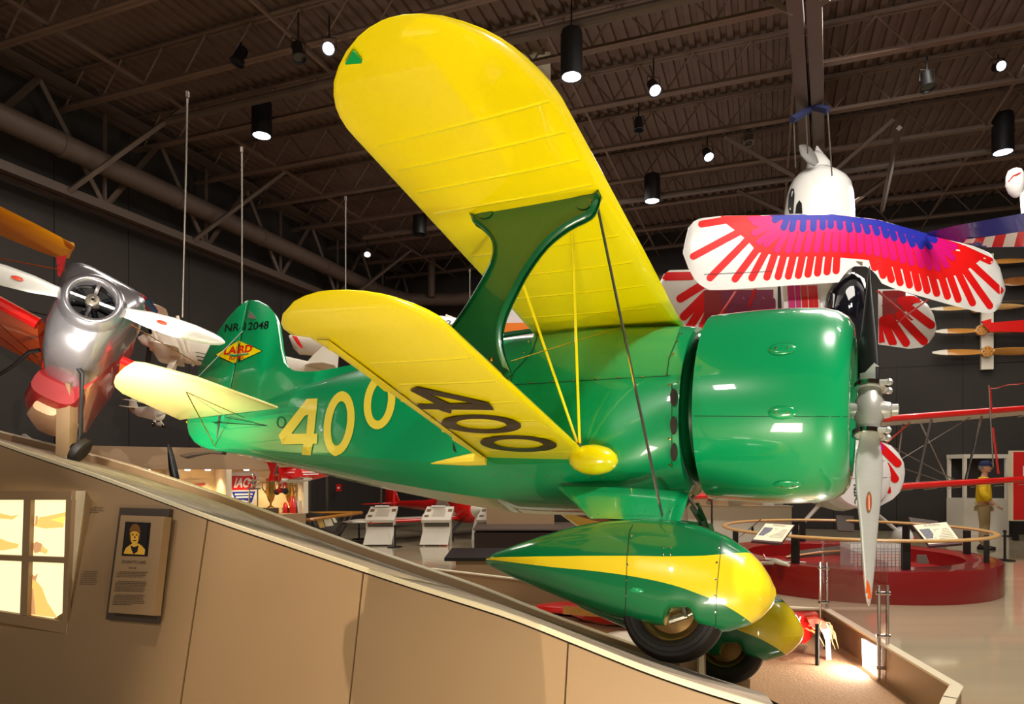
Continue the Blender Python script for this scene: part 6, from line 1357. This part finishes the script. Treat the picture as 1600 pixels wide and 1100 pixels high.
a_ = wallP(1535, 508, .5); t = thing('red_tail_fin', 'red arrow-shaped fin on the back wall between two wooden propellers', 'airplane part', a_); TT = t.matrix_world.inverted()
MB().prism([TT @ wallP(x, y, .5) for x, y in ((1533, 502), (1549, 498), (1549, 504), (1610, 499), (1640, 500), (1640, 520), (1560, 518), (1548, 519))], A*.06).build('fin', RED, t, smooth=False)
# --- banners and far aircraft bits behind the racer
def sheet(name, label, cat, px_, d, m):
    t = thing(name, label, cat, P(*px_[0], d)); TT = t.matrix_world.inverted(); MB().prism([TT @ P(x, y, d) for x, y in px_], (0, .02, 0)).build('cloth', m, t, smooth=False); return t, TT
t, TT = sheet('hanging_banner', 'plain white banner hanging behind the yellow upper wing near the can light', 'banner', [(800, 84), (860, 79), (861, 170), (800, 160)], 11.5, OFFW)
MB().tube([TT @ P(798, 84, 11.5), TT @ P(861, 78.5, 11.5)], .02, 6).build('top_rail', STEEL, t)
t, TT = sheet('chequered_cloth', 'orange and white chequered cloth seen between wing strut and upper wing', 'banner', [(766, 462), (850, 462), (850, 545), (766, 545)], 13, mat('white_nylon', (236, 226, 226), .6, var=.06, scale=12, bump=.3))
for qd in ([(766, 468), (782, 468), (782, 507), (766, 507)], [(782, 505), (826, 504), (826, 520), (782, 521)]): MB().prism([TT @ P(x, y, 12.97) for x, y in qd], (0, .01, 0)).build('orange_square', mat('orange_nylon', (255, 130, 20), .6), t, smooth=False)
for x in (790, 845): MB().tube([TT @ P(x, 462, 13), TT @ V(P(x, 462, 13).x, P(x, 462, 13).y, H-.66)], .006, 5).build('hanging_cord', STEEL, t)
t = thing('white_fuselage', 'white aircraft fuselage with black numerals partly hidden behind the green strut', 'airplane', P(690, 512, 14)); TT = t.matrix_world.inverted()
R_ = []
for x, yt, yb in ((560, 540, 560), (600, 515, 565), (640, 502, 568), (665, 495, 568), (690, 494, 568), (712, 497, 566), (760, 506, 560), (820, 520, 545)):
    c_, h_ = TT @ P(x, (yt+yb)/2, 14), (yb-yt)/2*14/F; R_.append([c_+V(0, math.cos(t_)*h_, math.sin(t_)*h_) for t_ in (2*PI*k/20 for k in range(20))])
wf_ = MB().rings(R_).build('fuselage', WHITE, t)
T3 = bvh(wf_); O3 = TT @ EYE
decal('number_print', text_px('52', (688, 509), (706, 509), (0, -8.5), bold=.03), lambda x, y: (lambda h: (h[0], h[1]) if h[0] else None)(T3.ray_cast(O3, ray(x, y).normalized())), BLACK, t, 20, .01)
MB().tube([TT @ P(697, 493, 14), TT @ P(712, 499, 13.9)], .03, 6).build('antenna', OFFW, t)
t = thing('white_red_tipped_float', 'white upturned hull with a red flash seen between tail fin and lower wing tip', 'airplane part', P(492, 543, 10.5)); TT = t.matrix_world.inverted()
R_ = []
for x, yt, yb in ((452, 524, 528), (460, 522, 546), (468, 520, 554), (490, 520, 556), (520, 522, 557), (545, 530, 556), (580, 540, 556)):
    c_, h_ = TT @ P(x, (yt+yb)/2, 10.5), (yb-yt)/2*10.5/F; R_.append([c_+V(0, math.cos(t_)*h_, math.sin(t_)*h_) for t_ in (2*PI*k/16 for k in range(16))])
MB().rings(R_).build('hull', OFFW, t)
MB().rings([[TT @ P(x, y, 10.25) for x, y in ((456, 524), (464, 526), (464, 529), (458, 528))], [TT @ P(x, y, 10.2) for x, y in ((466, 536), (473, 542), (472, 545), (466, 540))]]).build('red_flash', RED, t)

# ------------------------------------------------------------------ person in the yellow jacket
def skin(name, verts, edges, rad, m, parent, sub=2, root=0):
    me = bpy.data.meshes.new(name); me.from_pydata(verts, edges, []); o = bpy.data.objects.new(name, me); COL.objects.link(o)
    md = o.modifiers.new('s', 'SKIN'); md.use_smooth_shade = True
    for i, r_ in enumerate(rad): me.skin_vertices[0].data[i].radius = (r_ if isinstance(r_, tuple) else (r_, r_))
    me.skin_vertices[0].data[root].use_root = True
    sb = o.modifiers.new('d', 'SUBSURF'); sb.levels = sub; bpy.context.view_layer.update()
    m2 = bpy.data.meshes.new_from_object(o.evaluated_get(bpy.context.evaluated_depsgraph_get())); bpy.data.objects.remove(o); m2.materials.clear(); m2.materials.append(m)
    m2.polygons.foreach_set('use_smooth', [True]*len(m2.polygons)); return link(name, m2, parent)
pp = P(1537, 735, 13.9)
pe = thing('person', 'person in yellow jacket, khaki trousers and navy cap standing behind the red-edged wing', 'person', frame(V(pp.x, pp.y, 0), V(-.6, -.8, 0), V(.8, -.6, 0), V(0, 0, 1)))
# body axes: +Y is the person's left... faces local +Y turned to the right of the picture
BV = [(0,0,.98),(0,.0,1.18),(0,.0,1.40),(0,.01,1.50),(0,.03,1.60), (.17,0,1.40),(.25,-.01,1.14),(.24,.12,.96),(.235,.18,.90), (-.17,0,1.40),(-.25,-.01,1.14),(-.24,.12,.96),(-.235,.18,.90), (.09,0,.92),(.10,.02,.50),(.10,-.02,.09),(.10,.12,.04), (-.09,0,.92),(-.10,.02,.50),(-.10,-.02,.09),(-.10,.12,.04)]
BE = [(0,1),(1,2),(2,3),(3,4),(2,5),(5,6),(6,7),(7,8),(2,9),(9,10),(10,11),(11,12),(0,13),(13,14),(14,15),(15,16),(0,17),(17,18),(18,19),(19,20)]
BR = [(.15,.11),(.14,.11),(.16,.11),.055,.06, .07,.05,.035,.03, .07,.05,.035,.03, .085,.06,.04,.035, .085,.06,.04,.035]
skin('body', BV, BE, BR, SKIN, pe)
hd = MB(); R_ = []
for z, w_, f_, b_ in ((1.56, .035, .06, .05), (1.575, .055, .085, .075), (1.60, .066, .095, .09), (1.64, .073, .098, .10), (1.68, .075, .095, .105), (1.72, .07, .085, .10), (1.75, .052, .06, .08), (1.765, .02, .02, .03)):
    R_.append([V(w_*math.cos(t_), .03+(f_ if math.sin(t_) > 0 else b_)*math.sin(t_), z) for t_ in (2*PI*k/20 for k in range(20))])
hd = hd.rings(R_).build('head', SKIN, pe)
MB().rings([[V(-.012, .125, 1.67), V(.012, .125, 1.67), V(0, .13, 1.675)], [V(-.016, .125, 1.635), V(.016, .125, 1.635), V(0, .155, 1.64)], [V(-.012, .12, 1.625), V(.012, .12, 1.625), V(0, .13, 1.622)]]).build('nose', SKIN, hd)
MB().ball((0, .118, 1.605), .02, 8, (1.1, .4, .3)).build('mouth', mat('lips', (150, 80, 70)), hd)
for s_ in (-1, 1):
    MB().ball((s_*.076, .02, 1.65), .03, 8, (.3, .6, 1)).build('ear', SKIN, hd); MB().ball((s_*.028, .122, 1.672), .016, 8, (1.3, .5, .8)).build('sunglass_lens', BLACK, hd)
MB().rings([[V((.079)*math.cos(t_), .03+(.104)*math.sin(t_), z) for t_ in (2*PI*k/20 for k in range(20))] for z in (1.60, 1.69)][:0]+[[V(.078*math.cos(t_), .02+.112*math.sin(t_)-.0, z) for t_ in (PI+PI*k/12 for k in range(13))] for z in (1.62, 1.70)], closed=False).build('hair', mat('grey_hair', (120, 110, 100), .9), hd)
R_ = [[V(w_*math.cos(t_), .025+l_*math.sin(t_), z) for t_ in (2*PI*k/20 for k in range(20))] for z, w_, l_ in ((1.69, .084, .112), (1.73, .083, .112), (1.77, .07, .095), (1.795, .04, .055), (1.80, .008, .01))]
MB().rings(R_).build('navy_cap', NAVY, pe); MB().prism([V(-.07, .10, 1.695), V(.07, .10, 1.695), V(.06, .19, 1.685), V(0, .215, 1.682), V(-.06, .19, 1.685)], (0, 0, .01)).build('cap_brim', NAVY, pe, smooth=False)
MB().lathe((0, .137, 1.735), (0, 1, .2), [(0, .022), (.003, .02), (.003, .001)], 12).build('cap_badge', WHITE, pe)
skin('yellow_jacket', [(0,0,.90),(0,0,1.10),(0,0,1.32),(0,.0,1.45),(.18,0,1.40),(.265,-.01,1.14),(.25,.11,.99),(-.18,0,1.40),(-.265,-.01,1.14),(-.25,.11,.99)], [(0,1),(1,2),(2,3),(2,4),(4,5),(5,6),(2,7),(7,8),(8,9)], [(.21,.16),(.20,.155),(.20,.15),(.10,.09),.095,.08,.06,.095,.08,.06], JACKET, pe)
skin('khaki_trousers', [(0,0,.97),(.1,0,.86),(.11,.02,.50),(.11,-.01,.10),(-.1,0,.86),(-.11,.02,.50),(-.11,-.01,.10)], [(0,1),(1,2),(2,3),(0,4),(4,5),(5,6)], [(.17,.13),.12,.095,.085,.12,.095,.085], KHAKI, pe)
for s_ in (-1, 1):
    MB().rings([[V(s_*.10+.055*k_*math.cos(t_), y, .0+(.045*h_)*(1+math.sin(t_))) for t_ in (2*PI*k/14 for k in range(14))] for y, k_, h_ in ((-.11, .5, .5), (-.08, .9, 1.0), (.0, 1, 1.1), (.1, 1, .7), (.17, .9, .55), (.2, .4, .4))]).build('shoe', BLACK, pe)
    hb_ = V(s_*.235, .18, .90); vs_ = [tuple(hb_), tuple(hb_+V(0, .05, -.03))]; es_ = [(0, 1)]; rs_ = [.028, (.036, .018)]
    for k, (dx, ln) in enumerate(((-.027, .06), (-.009, .072), (.009, .068), (.027, .055))):
        i0 = len(vs_); b0_ = hb_+V(dx, .08, -.045); vs_ += [tuple(b0_), tuple(b0_+V(0, ln*.5, -ln*.25)), tuple(b0_+V(0, ln*.75, -ln*.7))]; es_ += [(1, i0), (i0, i0+1), (i0+1, i0+2)]; rs_ += [.0095, .0085, .0075]
    i0 = len(vs_); vs_ += [tuple(hb_+V(-s_*.035, .03, -.01)), tuple(hb_+V(-s_*.05, .065, -.02))]; es_ += [(0, i0), (i0, i0+1)]; rs_ += [.011, .009]
    skin('hand', vs_, es_, rs_, SKIN, pe, 1)
MB().box((.1, .16, .86), (.3, .24, .9)).build('held_tray', OFFW, pe, smooth=False)

# strip the numbering from part names is left to Blender's own suffixes; drop the label-less helper copies
for o in S.objects:
    if o.type == 'LIGHT': continue
